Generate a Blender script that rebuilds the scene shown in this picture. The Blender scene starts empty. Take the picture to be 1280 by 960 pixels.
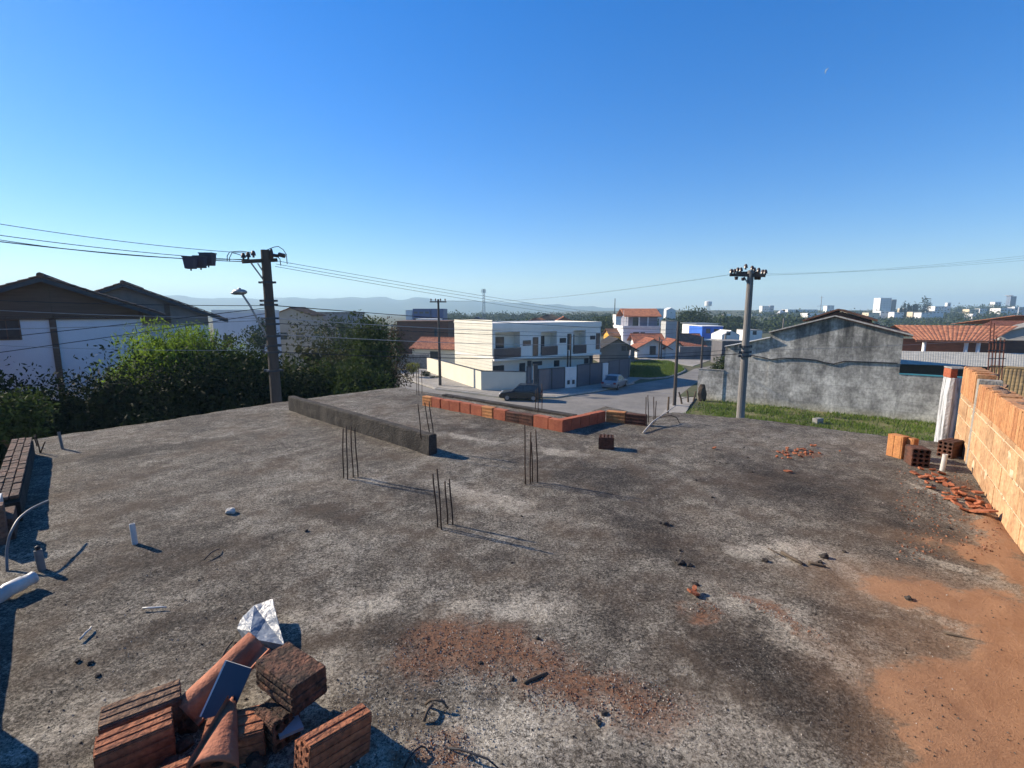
import bpy, bmesh, math, random
import numpy as np
from mathutils import Vector, Matrix, noise, geometry
R = math.radians
random.seed(7); rng = np.random.default_rng(11)
S = bpy.context.scene
C = S.collection

# ---------------------------------------------------------------- camera model (pixels of the 1280x960 photograph)
F, EYE = 600.0, 1.6
TH = math.atan(90.0 / F)
CT, ST = math.cos(TH), math.sin(TH)
CAM = Vector((0, 0, EYE))
ZG = -6.6                                        # street level, the roof slab is z = 0
def ray(px, py):
    cx, cy = (px - 640) / F, (480 - py) / F
    return Vector((cx, CT + cy * ST, -ST + cy * CT))
def G(px, py, z=0.0):
    d = ray(px, py); return CAM + d * ((z - EYE) / d.z)
def D(px, py, Y):
    d = ray(px, py); return CAM + d * (Y / d.y)
def V(px, py, P, Q):
    n = Vector((Q.y - P.y, P.x - Q.x, 0)); d = ray(px, py)
    return CAM + d * (n.dot(P - CAM) / n.dot(d))

cam = bpy.data.cameras.new('camera'); co = bpy.data.objects.new('camera', cam); C.objects.link(co)
co.location = CAM; co.rotation_euler = (math.pi / 2 - TH, 0, 0)
cam.sensor_width = 36; cam.lens = 36 * F / 1280; cam.clip_start = .05; cam.clip_end = 30000
S.camera = co

# ---------------------------------------------------------------- light
SUN_AZ, SUN_EL = R(-66), R(27.5)
w = bpy.data.worlds.new('World'); S.world = w; w.use_nodes = True
nt = w.node_tree
sky = nt.nodes.new('ShaderNodeTexSky'); sky.sky_type = 'NISHITA'; sky.sun_disc = False
sky.sun_elevation = SUN_EL; sky.sun_rotation = SUN_AZ; sky.altitude = 600
sky.air_density = 1.25; sky.dust_density = .15; sky.ozone_density = 6.5
bg = nt.nodes['Background']; bg.inputs['Strength'].default_value = .122
hs = nt.nodes.new('ShaderNodeHueSaturation'); hs.inputs['Hue'].default_value = .515; hs.inputs['Saturation'].default_value = 1.42; hs.inputs['Value'].default_value = 1.0
ga = nt.nodes.new('ShaderNodeGamma'); ga.inputs['Gamma'].default_value = .8
nt.links.new(sky.outputs[0], ga.inputs[0]); nt.links.new(ga.outputs[0], hs.inputs['Color']); nt.links.new(hs.outputs[0], bg.inputs[0])
sl = bpy.data.lights.new('sun', 'SUN'); so = bpy.data.objects.new('sun', sl); C.objects.link(so)
sl.energy = 4.8; sl.angle = R(.5); sl.color = (1, .87, .70)
sd = Vector((math.sin(SUN_AZ) * math.cos(SUN_EL), math.cos(SUN_AZ) * math.cos(SUN_EL), math.sin(SUN_EL)))
so.rotation_euler = sd.to_track_quat('Z', 'Y').to_euler(); so.location = sd * 50
vs = S.view_settings; vs.view_transform = 'Standard'; vs.look = 'None'; vs.exposure = 1.0; vs.gamma = 1
S.cycles.use_denoising = True; S.cycles.max_bounces = 6; S.cycles.volume_bounces = 0
S.cycles.transparent_max_bounces = 8; S.cycles.use_fast_gi = False
S.cycles.use_adaptive_sampling = True; S.cycles.adaptive_threshold = .02

# ---------------------------------------------------------------- materials
MATS = {}
def base(name):
    m = bpy.data.materials.new(name); m.use_nodes = True
    n = m.node_tree; b = n.nodes['Principled BSDF']; return m, n, b
def N(n, t, **k):
    x = n.nodes.new(t)
    for a, v in k.items(): setattr(x, a, v)
    return x
def mat(name, c1, c2=None, scale=3.0, rough=.85, bump=.0, bscale=40, metal=0, spec=.25, stretch=(1, 1, 1), island=0, c3=None, lo=.36, hi=.64, fscale=0, famt=0):
    if name in MATS: return MATS[name]
    m, n, b = base(name); L = n.links.new
    c2 = c2 or tuple(x * .72 for x in c1)
    tc = N(n, 'ShaderNodeTexCoord'); mp = N(n, 'ShaderNodeMapping'); mp.inputs['Scale'].default_value = stretch
    L(tc.outputs['Object'], mp.inputs[0])
    nz = N(n, 'ShaderNodeTexNoise'); nz.inputs['Scale'].default_value = scale; nz.inputs['Detail'].default_value = 9; nz.inputs['Roughness'].default_value = .68
    L(mp.outputs[0], nz.inputs['Vector'])
    r = N(n, 'ShaderNodeValToRGB'); e = r.color_ramp.elements
    e[0].position = lo; e[0].color = (*c1, 1); e[1].position = hi; e[1].color = (*c2, 1)
    if c3: x = e.new((lo + hi) / 2); x.color = (*c3, 1)
    L(nz.outputs['Fac'], r.inputs[0]); col = r.outputs[0]
    if famt:
        n2 = N(n, 'ShaderNodeTexNoise'); n2.inputs['Scale'].default_value = fscale; n2.inputs['Detail'].default_value = 4
        L(tc.outputs['Object'], n2.inputs['Vector'])
        mr = N(n, 'ShaderNodeMapRange'); mr.inputs[1].default_value = .3; mr.inputs[2].default_value = .7; mr.inputs[3].default_value = 1 - famt; mr.inputs[4].default_value = 1 + famt
        L(n2.outputs['Fac'], mr.inputs[0])
        mx = N(n, 'ShaderNodeMixRGB', blend_type='MULTIPLY'); mx.inputs[0].default_value = 1
        L(col, mx.inputs[1]); L(mr.outputs[0], mx.inputs[2]); col = mx.outputs[0]
    if island:
        g = N(n, 'ShaderNodeNewGeometry'); mr = N(n, 'ShaderNodeMapRange'); mr.inputs[3].default_value = 1 - island; mr.inputs[4].default_value = 1 + island
        L(g.outputs['Random Per Island'], mr.inputs[0])
        mx = N(n, 'ShaderNodeMixRGB', blend_type='MULTIPLY'); mx.inputs[0].default_value = 1
        L(col, mx.inputs[1]); L(mr.outputs[0], mx.inputs[2]); col = mx.outputs[0]
    L(col, b.inputs['Base Color'])
    b.inputs['Roughness'].default_value = rough; b.inputs['Metallic'].default_value = metal
    b.inputs['Specular IOR Level'].default_value = spec
    if bump:
        nb = N(n, 'ShaderNodeTexNoise'); nb.inputs['Scale'].default_value = bscale; nb.inputs['Detail'].default_value = 6
        L(tc.outputs['Object'], nb.inputs['Vector'])
        bp = N(n, 'ShaderNodeBump'); bp.inputs['Strength'].default_value = bump; bp.inputs['Distance'].default_value = .02
        L(nb.outputs['Fac'], bp.inputs['Height']); L(bp.outputs[0], b.inputs['Normal'])
    MATS[name] = m; return m
def leafmat(name, c1, c2, tr=.35):
    if name in MATS: return MATS[name]
    m, n, b = base(name); L = n.links.new
    g = N(n, 'ShaderNodeNewGeometry'); r = N(n, 'ShaderNodeValToRGB'); e = r.color_ramp.elements
    e[0].color = (*c1, 1); e[1].color = (*c2, 1)
    tc = N(n, 'ShaderNodeTexCoord'); nz = N(n, 'ShaderNodeTexNoise'); nz.inputs['Scale'].default_value = .9
    L(tc.outputs['Object'], nz.inputs['Vector'])
    ad = N(n, 'ShaderNodeMath', operation='ADD'); L(g.outputs['Random Per Island'], ad.inputs[0]); L(nz.outputs['Fac'], ad.inputs[1])
    ml = N(n, 'ShaderNodeMath', operation='MULTIPLY_ADD'); ml.inputs[1].default_value = .7; ml.inputs[2].default_value = -.2
    L(ad.outputs[0], ml.inputs[0]); L(ml.outputs[0], r.inputs[0])
    L(r.outputs[0], b.inputs['Base Color']); b.inputs['Roughness'].default_value = .75; b.inputs['Specular IOR Level'].default_value = .08
    t = N(n, 'ShaderNodeBsdfTranslucent'); L(r.outputs[0], t.inputs[0])
    mx = N(n, 'ShaderNodeMixShader'); mx.inputs[0].default_value = tr
    L(b.outputs[0], mx.inputs[1]); L(t.outputs[0], mx.inputs[2]); L(mx.outputs[0], n.nodes['Material Output'].inputs[0])
    MATS[name] = m; return m

# ---------------------------------------------------------------- mesh builder
class MB:
    def __init__(s): s.v = []; s.f = []; s.m = []
    def add(s, vs, fs, mi=0):
        o = len(s.v); s.v += [tuple(x) for x in vs]
        for f in fs: s.f.append(tuple(i + o for i in f)); s.m.append(mi)
        return s
    def box(s, x0, x1, y0, y1, z0, z1, mi=0):
        return s.add([(x0,y0,z0),(x1,y0,z0),(x1,y1,z0),(x0,y1,z0),(x0,y0,z1),(x1,y0,z1),(x1,y1,z1),(x0,y1,z1)],
                     [(0,3,2,1),(4,5,6,7),(0,1,5,4),(1,2,6,5),(2,3,7,6),(3,0,4,7)], mi)
    def obox(s, c, u, v, w_, mi=0):                       # corner c and three edge vectors
        c, u, v, w_ = map(Vector, (c, u, v, w_))
        if u.cross(v).dot(w_) < 0: u, v = v, u; 
        return s.add([c, c+u, c+u+v, c+v, c+w_, c+u+w_, c+u+v+w_, c+v+w_],
                     [(0,3,2,1),(4,5,6,7),(0,1,5,4),(1,2,6,5),(2,3,7,6),(3,0,4,7)], mi)
    def beam(s, a, b, wx, wz, mi=0):
        a, b = Vector(a), Vector(b); d = b - a
        up = Vector((0,0,1)) if abs(d.normalized().z) < .95 else Vector((1,0,0))
        x = d.cross(up).normalized() * wx; z = x.cross(d).normalized() * wz
        return s.obox(a - x/2 - z/2, x, d, z, mi)
    def tube(s, pts, r, n=6, mi=0, cap=True):
        pts = [Vector(p) for p in pts]; k = len(pts)
        rs = r if isinstance(r, (list, tuple)) else [r] * k
        o = len(s.v); prev = None
        for i, p in enumerate(pts):
            d = (pts[min(i+1, k-1)] - pts[max(i-1, 0)]).normalized()
            if prev is None: x = d.orthogonal().normalized()
            else: x = (prev - d * prev.dot(d)).normalized()
            prev = x; y = d.cross(x)
            for j in range(n):
                a = 2 * math.pi * j / n; s.v.append(tuple(p + (x * math.cos(a) + y * math.sin(a)) * rs[i]))
        for i in range(k - 1):
            for j in range(n):
                a, b = o + i*n + j, o + i*n + (j+1) % n
                s.f.append((a, b, b + n, a + n)); s.m.append(mi)
        if cap:
            s.f.append(tuple(o + j for j in reversed(range(n)))); s.m.append(mi)
            s.f.append(tuple(o + (k-1)*n + j for j in range(n))); s.m.append(mi)
        return s
    def prism(s, poly, y0, y1, mi=0):                     # polygon in x,z pushed along y
        n = len(poly)
        return s.add([(x, y0, z) for x, z in poly] + [(x, y1, z) for x, z in poly],
              [tuple(range(n)), tuple(range(2*n-1, n-1, -1))] + [(j, j+n, (j+1) % n + n, (j+1) % n) for j in range(n)], mi)
    def slab(s, poly, z0, z1, mi=0):                      # polygon in x,y pushed along z
        n = len(poly)
        return s.add([(p[0], p[1], z0) for p in poly] + [(p[0], p[1], z1) for p in poly],
              [tuple(range(n-1, -1, -1)), tuple(range(n, 2*n))] + [(j, (j+1) % n, (j+1) % n + n, j+n) for j in range(n)], mi)
    def blob(s, c, r, seed=0, sub=1, amp=.25, mi=0):
        bm = bmesh.new(); bmesh.ops.create_icosphere(bm, subdivisions=sub, radius=1)
        rx, ry, rz = r if isinstance(r, (tuple, list)) else (r, r, r); c = Vector(c); vs = []
        for v in bm.verts:
            k = 1 + amp * noise.noise(v.co * 1.3 + Vector((seed * 3.7, seed, -seed)))
            vs.append((c.x + v.co.x*rx*k, c.y + v.co.y*ry*k, c.z + v.co.z*rz*k))
        fs = [tuple(v.index for v in f.verts) for f in bm.faces]; bm.free()
        return s.add(vs, fs, mi)
    def build(s, name, mats, parent=None, smooth=False, world=False, loc=None, bevel=0, fixn=True):
        me = bpy.data.meshes.new(name); v = s.v
        if world and parent is not None:
            p = parent.location; v = [(a-p.x, b-p.y, c-p.z) for a, b, c in v]
        if loc is not None: v = [(a-loc[0], b-loc[1], c-loc[2]) for a, b, c in v]
        me.from_pydata(v, [], s.f)
        for m in (mats if isinstance(mats, (list, tuple)) else [mats]): me.materials.append(m)
        me.polygons.foreach_set('material_index', s.m)
        if smooth: me.polygons.foreach_set('use_smooth', [True] * len(s.f))
        me.update()
        if fixn:
            bm = bmesh.new(); bm.from_mesh(me); bmesh.ops.recalc_face_normals(bm, faces=bm.faces); bm.to_mesh(me); bm.free()
        o = bpy.data.objects.new(name, me); C.objects.link(o)
        if loc is not None: o.location = loc
        if parent is not None: o.parent = parent
        if bevel:
            b = o.modifiers.new('bevel', 'BEVEL'); b.width = bevel; b.segments = 2; b.limit_method = 'ANGLE'
        return o
def tag(o, label=None, cat=None, group=None, kind=None):
    if label: o['label'] = label
    if cat: o['category'] = cat
    if group: o['group'] = group
    if kind: o['kind'] = kind
    return o
def thing(name, label, cat, loc=(0,0,0), rz=0, group=None):
    o = bpy.data.objects.new(name, None); C.objects.link(o); o.location = loc; o.rotation_euler = (0, 0, rz)
    o.empty_display_size = .1
    return tag(o, label, cat, group)
def copy_tree(o, parent=None):
    c = o.copy(); C.objects.link(c)
    if parent is not None: c.parent = parent
    for ch in list(o.children): copy_tree(ch, c)
    return c
def facade(P, Q):
    d = Vector((Q.x - P.x, Q.y - P.y, 0)); L = d.length; d /= L
    def loc(px, py):
        w_ = V(px, py, P, Q); return ((w_ - P).dot(d), w_.z - P.z)
    return L, math.atan2(d.y, d.x), loc
def smooth01(a, b, x):
    t = min(1, max(0, (x - a) / (b - a))); return t * t * (3 - 2 * t)

# shared materials
m_conc = mat('weathered_concrete', (.30,.29,.27), (.13,.125,.115), 2.5, .95, .5, 60, famt=.25, fscale=90)
m_dconc = mat('dark_concrete', (.085,.08,.072), (.17,.16,.145), 5, .95, .9, 45, famt=.35, fscale=120)
m_rebar = mat('rusty_steel', (.035,.028,.024), (.075,.045,.03), 30, .8, .3, 200, metal=.3)
m_brick = mat('red_clay', (.42,.13,.065), (.30,.085,.045), 7, .9, .5, 80, famt=.2, fscale=60, island=.12)
m_brick_or = mat('orange_clay', (.50,.24,.09), (.38,.15,.06), 9, .9, .5, 80, famt=.2, fscale=60, island=.1)
m_brick_dk = mat('dark_clay', (.055,.032,.025), (.13,.055,.035), 9, .95, .7, 70, famt=.3, fscale=60)  # darker mottled clay
m_white = mat('white_plaster', (.74,.73,.70), (.62,.61,.58), 1.2, .9, .15, 30)
m_cream = mat('cream_paint', (.70,.655,.52), (.64,.60,.47), .8, .85, .1, 30)
m_pvc = mat('white_pvc', (.56,.55,.52), (.42,.41,.37), 12, .45, spec=.4)
m_gpvc = mat('grey_pvc', (.17,.17,.165), (.12,.12,.115), 12, .5)
m_black = mat('black_rubber', (.018,.018,.02), (.03,.03,.03), 8, .6)
m_wire = mat('cable_sheath', (.02,.02,.022), (.035,.035,.04), 8, .7)
m_glass = mat('dark_glass', (.025,.032,.04), (.04,.05,.06), 2, .12, spec=.5)
m_frame = mat('dark_metal_frame', (.03,.035,.045), (.05,.055,.065), 6, .5)
m_wood = mat('weathered_wood', (.12,.085,.055), (.06,.042,.03), 6, .9, .4, 40, stretch=(1,1,.15))
m_tile = mat('clay_roof_tile', (.36,.125,.065), (.15,.065,.045), 2.2, .9, .4, 30, island=.2, famt=.35, fscale=9)
m_tile_or = mat('sunlit_orange_tile', (.52,.22,.11), (.27,.10,.06), 2.0, .9, .4, 30, island=.2, famt=.35, fscale=9)  # orange tile, brightened so the colour stands in for sun on the slopes
m_tile_br = mat('brown_roof_tile', (.17,.085,.055), (.09,.05,.035), 1.4, .95, .4, 30, famt=.3, fscale=9)
m_pole = mat('pole_concrete', (.23,.215,.20), (.14,.13,.12), 2, .9, .3, 40, stretch=(1,1,.2), famt=.2, fscale=40)
m_steel = mat('galvanised_steel', (.32,.33,.34), (.22,.22,.23), 10, .5, metal=.6)
m_porc = mat('insulator_porcelain', (.05,.03,.03), (.07,.045,.04), 5, .3)
m_bark = mat('bark', (.09,.065,.045), (.045,.033,.025), 5, .95, .6, 30, stretch=(1,1,.3))
# ================================================================ terrain, street, far land
def tz(x, y):
    h = smooth01(300, 700, y) * smooth01(-10, 230, x) * 11.0
    return ZG + h
mb = MB()
xs = [-3600,-2000,-1000,-500,-250,-120,-60,-30,0,30,60,100,150,200,260,330,420,550,700,900,1200,1800,3600]
ys = [-300,-100,-20,20,60,100,140,180,220,260,300,350,400,460,520,580,640,800,1200,2000,3600]
vsx = [(x, y, tz(x, y)) for y in ys for x in xs]; nx = len(xs)
mb.add(vsx, [(j*nx+i, j*nx+i+1, (j+1)*nx+i+1, (j+1)*nx+i) for j in range(len(ys)-1) for i in range(nx-1)])
m_ground = mat('dry_earth', (.06,.075,.03), (.10,.085,.05), .12, .95, .3, 3, famt=.25, fscale=1.5)
tag(mb.build('ground', m_ground, smooth=True), kind='structure')

def gp(*pts): return [G(x, y, ZG) for x, y in pts]
m_asph = mat('worn_asphalt', (.23,.215,.19), (.15,.142,.128), .35, .9, .4, 25, famt=.18, fscale=14)
road = gp((484,462),(497,466),(512,477),(545,487.5),(600,494),(628,498),(695,498.5),(752,489.5),(800,479),(835,473.5),(856,467),(868,461),(905,455),(905,449),(965,449),(965,463),(880,472),(862,484),(846,497),(830,515),(812,545),(560,560),(430,540),(440,495))
tag(MB().slab(road, ZG-.2, ZG+.004).build('road', m_asph), kind='structure')
m_pave = mat('pavement_concrete', (.33,.31,.275), (.22,.205,.18), .7, .92, .4, 30, famt=.2, fscale=12)
pv = gp((500,464),(514,475),(546,485.5),(600,492),(628,496),(694,496.5),(752,487.5),(790,479),(800,474),(787,471.5),(740,470),(640,470),(560,466),(528,462))
tag(MB().slab(pv, ZG-.1, ZG+.13).build('pavement', m_pave), kind='structure')
kerb_m = mat('kerb_stone', (.42,.40,.36), (.30,.28,.25), 1.5, .9, .3, 20)
mb = MB()
kp = gp((500,465),(513,476),(545,486.7),(600,493.2),(628,497.1),(694,497.6),(752,488.6),(792,479.6))
for a, b in zip(kp, kp[1:]): mb.beam(a + Vector((0,0,.05)), b + Vector((0,0,.05)), .22, .2)
tag(mb.build('kerb', kerb_m), kind='structure')
pv2 = gp((846,497),(870,498),(862,508),(850,530),(830,560),(800,560),(812,540),(830,515))
tag(MB().slab(pv2, ZG-.1, ZG+.1).build('pavement', m_pave), kind='structure')
pv3 = gp((792,444),(885,445),(892,449),(866,458),(852,456),(840,451.5),(800,450))
tag(MB().slab(pv3, ZG-.1, ZG+.05).build('pavement', m_pave), kind='structure')

def blades(pts, h, wd, name, m, seed):
    r = np.random.default_rng(seed); n = len(pts); P = np.array([(p[0], p[1], p[2]) for p in pts])
    az = r.uniform(0, 6.283, n); hh = h * r.uniform(.5, 1.3, n); lean = r.uniform(0, .7, n) * hh; la = r.uniform(0, 6.283, n)
    ux = np.stack([np.cos(az), np.sin(az), 0*az], 1) * (wd * r.uniform(.6, 1.3, n))[:, None]
    tip = P + np.stack([np.cos(la)*lean, np.sin(la)*lean, hh], 1)
    vs = np.stack([P-ux, P+ux, tip], 1).reshape(-1, 3)
    me = bpy.data.meshes.new(name); me.from_pydata(vs.tolist(), [], [(3*i, 3*i+1, 3*i+2) for i in range(n)])
    me.materials.append(m); me.update(); o = bpy.data.objects.new(name, me); C.objects.link(o)
    return tag(o, kind='stuff')
def inside(p, poly):
    c = False; n = len(poly)
    for i in range(n):
        a, b = poly[i], poly[i-1]
        if (a[1] > p[1]) != (b[1] > p[1]) and p[0] < (b[0]-a[0])*(p[1]-a[1])/(b[1]-a[1]) + a[0]: c = not c
    return c
def scatter(poly, n, z, clump=.35, seed=1):
    r = random.Random(seed); x0, x1 = min(p[0] for p in poly), max(p[0] for p in poly); y0, y1 = min(p[1] for p in poly), max(p[1] for p in poly)
    out = []
    while len(out) < n:
        x, y = r.uniform(x0, x1), r.uniform(y0, y1)
        if not inside((x, y), poly): continue
        if noise.noise(Vector((x*clump, y*clump, seed))) < r.uniform(-.6, .3): continue
        out.append((x, y, z))
    return out
m_grass = leafmat('grass_blade', (.06,.12,.015), (.16,.20,.04), .3)
strip = gp((880,501),(960,504),(1060,516),(1178,532),(1230,560),(1190,640),(930,640),(830,560),(852,520))
m_turf = mat('turf_soil', (.085,.10,.03), (.17,.15,.07), .6, .95, .5, 12, famt=.3, fscale=6)
tag(MB().slab(strip, ZG-.3, ZG+.06).build('turf', m_turf), kind='structure')
blades(scatter(strip, 26000, ZG+.05, .5, 3), .22, .03, 'grass', m_grass, 5)
lot = gp((786,455),(806,452),(836,452.5),(853,460),(856,464),(846,469),(832,472.5),(812,474),(787,473))
tag(MB().slab(lot, ZG-.3, ZG+.08).build('turf', m_turf), kind='structure')
blades(scatter(lot, 14000, ZG+.06, .2, 4), .32, .06, 'grass', m_grass, 6)
lk = MB()
for a, b in zip(lot[3:-1], lot[4:]): lk.beam(a + Vector((0,0,.07)), b + Vector((0,0,.07)), .2, .2)
tag(lk.build('kerb', kerb_m), kind='structure')
verge = gp((478,462),(490,458),(497,463),(486,466),(474,476))
tag(MB().slab(verge, ZG-.3, ZG+.06).build('turf', m_turf), kind='structure')
blades(scatter(verge, 1500, ZG+.05, .2, 9), .35, .06, 'grass', m_grass, 8)

# distant mountains
mb = MB(); rows = []
nseg = 140
for k in range(nseg + 1):
    az = R(-62) + (R(20) + R(62)) * k / nseg
    px = 640 + F * math.tan(az)
    hpx = 11 + 7*noise.noise(Vector((k*.06, 1, 0))) + 5*noise.noise(Vector((k*.21, 4, 0))) + 1.8*noise.noise(Vector((k*.7, 9, 0)))
    hpx += 6*math.exp(-((px-230)/130)**2) + 7*math.exp(-((px-470)/110)**2)
    hpx *= smooth01(930, 600, px) if px > 600 else 1
    rows.append((az, max(hpx, .0)))
def mt(az, d, z): return (d*math.sin(az), d*math.cos(az), z)
lay = [(2300, 0), (2500, .45), (2750, .8), (3050, 1.0), (3400, .3)]
for az, h in rows:
    for j, (d, f) in enumerate(lay):
        top = h / F * 3050
        z = ZG - .5 + f * (top + 8) * (1 + (.25 * noise.noise(Vector((az*30, j*1.7, 2))) if 0 < j < 3 else 0))
        mb.v.append(mt(az, d / max(.75, math.cos(az)**.5), z))
nl = len(lay)
for k in range(nseg):
    for j in range(nl - 1): mb.f.append((k*nl+j, (k+1)*nl+j, (k+1)*nl+j+1, k*nl+j+1)); mb.m.append(0)
m_mount = mat('mountain_forest', (.05,.075,.035), (.09,.10,.05), .004, .95)
tag(mb.build('mountains', m_mount, smooth=True), kind='structure')

# air
hz = MB().box(-4200, 4200, -380, 4000, ZG - 1.2, 118)
m, n, b = base('haze_air'); n.nodes.remove(b)
pv_ = N(n, 'ShaderNodeVolumePrincipled'); pv_.inputs['Color'].default_value = (.55,.82,1,1); pv_.inputs['Density'].default_value = .00040; pv_.inputs['Anisotropy'].default_value = .12
n.links.new(pv_.outputs[0], n.nodes['Material Output'].inputs['Volume'])
HAZE = tag(hz.build('haze', m), kind='stuff')

# moon: the sunlit lune of a distant ball
mc = D(1035, 89, 7000); mr_ = 36.0; mb = MB()
td = sd; vd = (CAM - mc).normalized(); side = (td - vd * td.dot(vd)).normalized(); up = vd.cross(side)
ng = 10
for i in range(ng + 1):
    a = -math.pi/2 + math.pi * i / ng
    for j in range(6):
        bq = R(38) + R(52) * j / 5
        mb.v.append(tuple(mc + (up * math.sin(a) + (side * math.sin(bq) + vd * math.cos(bq)) * math.cos(a)) * mr_))
for i in range(ng):
    for j in range(5): mb.f.append((i*6+j, i*6+j+1, (i+1)*6+j+1, (i+1)*6+j)); mb.m.append(0)
m_moon = mat('moon_rock', (.13,.17,.22), (.11,.15,.19), .01, 1)
tag(mb.build('moon', m_moon), kind='structure')

# ================================================================ the unfinished building and its roof slab
OUT = [G(45,549), G(200,526), G(345,503.5), G(470,487), G(500,484.5), G(600,500.5), G(722,519.5), G(757,508), G(818,521.5), G(841,515.5), G(929,522.5), G(1040,537), G(1184,554)]
wa, wb = G(1192,554), G(1278,695); wd_ = (wb - wa).normalized(); wn = Vector((wd_.y, -wd_.x, 0))
if wn.x < 0: wn = -wn
la_, lb_ = G(24,553), G(0,612); ldir = (lb_ - la_).normalized()
OUTL = OUT + [wa + wn*.2 - wd_*.05, wa + wn*.2 + wd_*6.2, Vector((.4,-1.6,0)), Vector((-3.2,-1.6,0)), la_ + ldir*5.6, la_]
BX = [(p.x, p.y) for p in OUTL]
# stains as world ellipses: (px, py, half length, half width, turn in degrees)
def ell(px, py, a, b_, t): p = G(px, py); return (p.x, p.y, a, b_, R(t))
def e2(p0, p1, hw): a, b = G(*p0), G(*p1); m = (a+b)/2; d = b-a; return (m.x, m.y, d.length/2 + hw*.6, hw, math.atan2(d.y, d.x))
SAND = [e2((1180,684),(1290,708),.13), e2((1120,738),(1300,782),.25), e2((1225,850),(1262,985),.34), e2((1275,800),(1300,900),.25), e2((1244,668),(1300,760),.14), e2((1130,968),(1290,935),.10), e2((1225,640),(1262,690),.07)]
GRIT = [e2((540,800),(700,830),.20), e2((640,850),(840,880),.16), ell(560,810,.3,.2,0), e2((905,738),(1035,802),.045), ell(880,762,.10,.07,0), ell(1000,567,.22,.10,-10), ell(545,945,.15,.1,0), e2((1190,600),(1240,650),.1)]
PALE = [e2((905,690),(1040,696),.14), e2((1010,700),(1130,745),.08), e2((905,740),(1085,835),.15), e2((1100,748),(1250,810),.035), e2((1140,692),(1215,716),.05), ell(620,925,.6,.16,10), ell(860,900,.3,.2,0), ell(600,620,.6,.2,-35), ell(470,600,.2,.08,0), ell(590,548,.4,.1,-35), ell(700,565,.35,.1,-35), ell(380,850,.3,.15,40), ell(150,880,.3,.15,40), e2((1130,600),(1215,640),.05), ell(430,760,.35,.12,30), ell(640,760,.4,.1,0)]
DARK = [e2((930,585),(1190,690),.40), e2((870,600),(1090,640),.30), e2((1010,748),(1150,803),.085), e2((880,800),(1090,900),.24), ell(760,600,1.0,.35,-30), ell(560,535,.5,.2,-30), ell(520,620,.5,.15,-35), ell(250,690,.6,.22,20), ell(500,790,.25,.18,0), e2((740,640),(900,700),.2), ell(420,640,.5,.12,-30), ell(200,560,1.0,.2,35), ell(640,890,.25,.06,0), ell(210,790,.3,.1,40)]
def emask(lst, x, y):
    v = 0
    for cx, cy, a, b_, t in lst:
        dx, dy = x - cx, y - cy; u = (dx*math.cos(t) + dy*math.sin(t))/a; q = (-dx*math.sin(t) + dy*math.cos(t))/b_
        v = max(v, 1 - smooth01(.55, 1.25, math.hypot(u, q)))
    return v
def hgt(x, y):
    n1 = noise.noise(Vector((x*1.1, y*1.1, 0))) * .012 + noise.noise(Vector((x*4, y*4, 3))) * .006 + noise.noise(Vector((x*13, y*13, 5))) * .004
    n2 = noise.noise(Vector((x*30, y*30, 8))) * .003
    s_ = emask(SAND, x, y); g_ = emask(GRIT, x, y)
    return n1 + n2 + s_ * (.02 + .008*noise.noise(Vector((x*9, y*9, 1)))) + g_ * (.006 + .006*noise.noise(Vector((x*22, y*22, 2))))
def near_edge(p):
    best = None
    for i in range(len(BX)):
        ax, ay = BX[i-1]; bx, by = BX[i]; dx, dy = bx-ax, by-ay
        t = min(1, max(0, ((p[0]-ax)*dx + (p[1]-ay)*dy) / (dx*dx+dy*dy + 1e-12))); q = (ax+dx*t, ay+dy*t)
        d_ = (q[0]-p[0])**2 + (q[1]-p[1])**2
        if best is None or d_ < best[0]: best = (d_, q)
    return best[1]
gx = [-7 + .04*i for i in range(336)]; gy = [-1.8]
while gy[-1] < 11: gy.append(gy[-1] + (.08 if gy[-1] < .8 else .026 if gy[-1] < 2.8 else .04 if gy[-1] < 5 else .07))
GI = {}; vv = []; fs_ = []
ins_ = [[inside((x, y), BX) for x in gx] for y in gy]
def gv(i, j):
    if (i, j) not in GI:
        p = (gx[i], gy[j]) if ins_[j][i] else near_edge((gx[i], gy[j]))
        GI[i, j] = len(vv); vv.append((p[0], p[1], hgt(*p)))
    return GI[i, j]
for j in range(len(gy)-1):
    for i in range(len(gx)-1):
        if ins_[j][i] or ins_[j][i+1] or ins_[j+1][i] or ins_[j+1][i+1]: fs_.append((gv(i,j), gv(i+1,j), gv(i+1,j+1), gv(i,j+1)))
me = bpy.data.meshes.new('roof'); me.from_pydata(vv, [], fs_)
for p in me.polygons: p.use_smooth = True
me.update()
bm = bmesh.new(); bm.from_mesh(me); bmesh.ops.recalc_face_normals(bm, faces=bm.faces)
if sum(f.normal.z for f in bm.faces) < 0: bmesh.ops.reverse_faces(bm, faces=bm.faces)
be = [e for e in bm.edges if len(e.link_faces) == 1]
r_ = bmesh.ops.extrude_edge_only(bm, edges=be)
for v in [q for q in r_['geom'] if isinstance(q, bmesh.types.BMVert)]: v.co.z = -.16
bmesh.ops.recalc_face_normals(bm, faces=bm.faces)
bm.to_mesh(me); bm.free()

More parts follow.
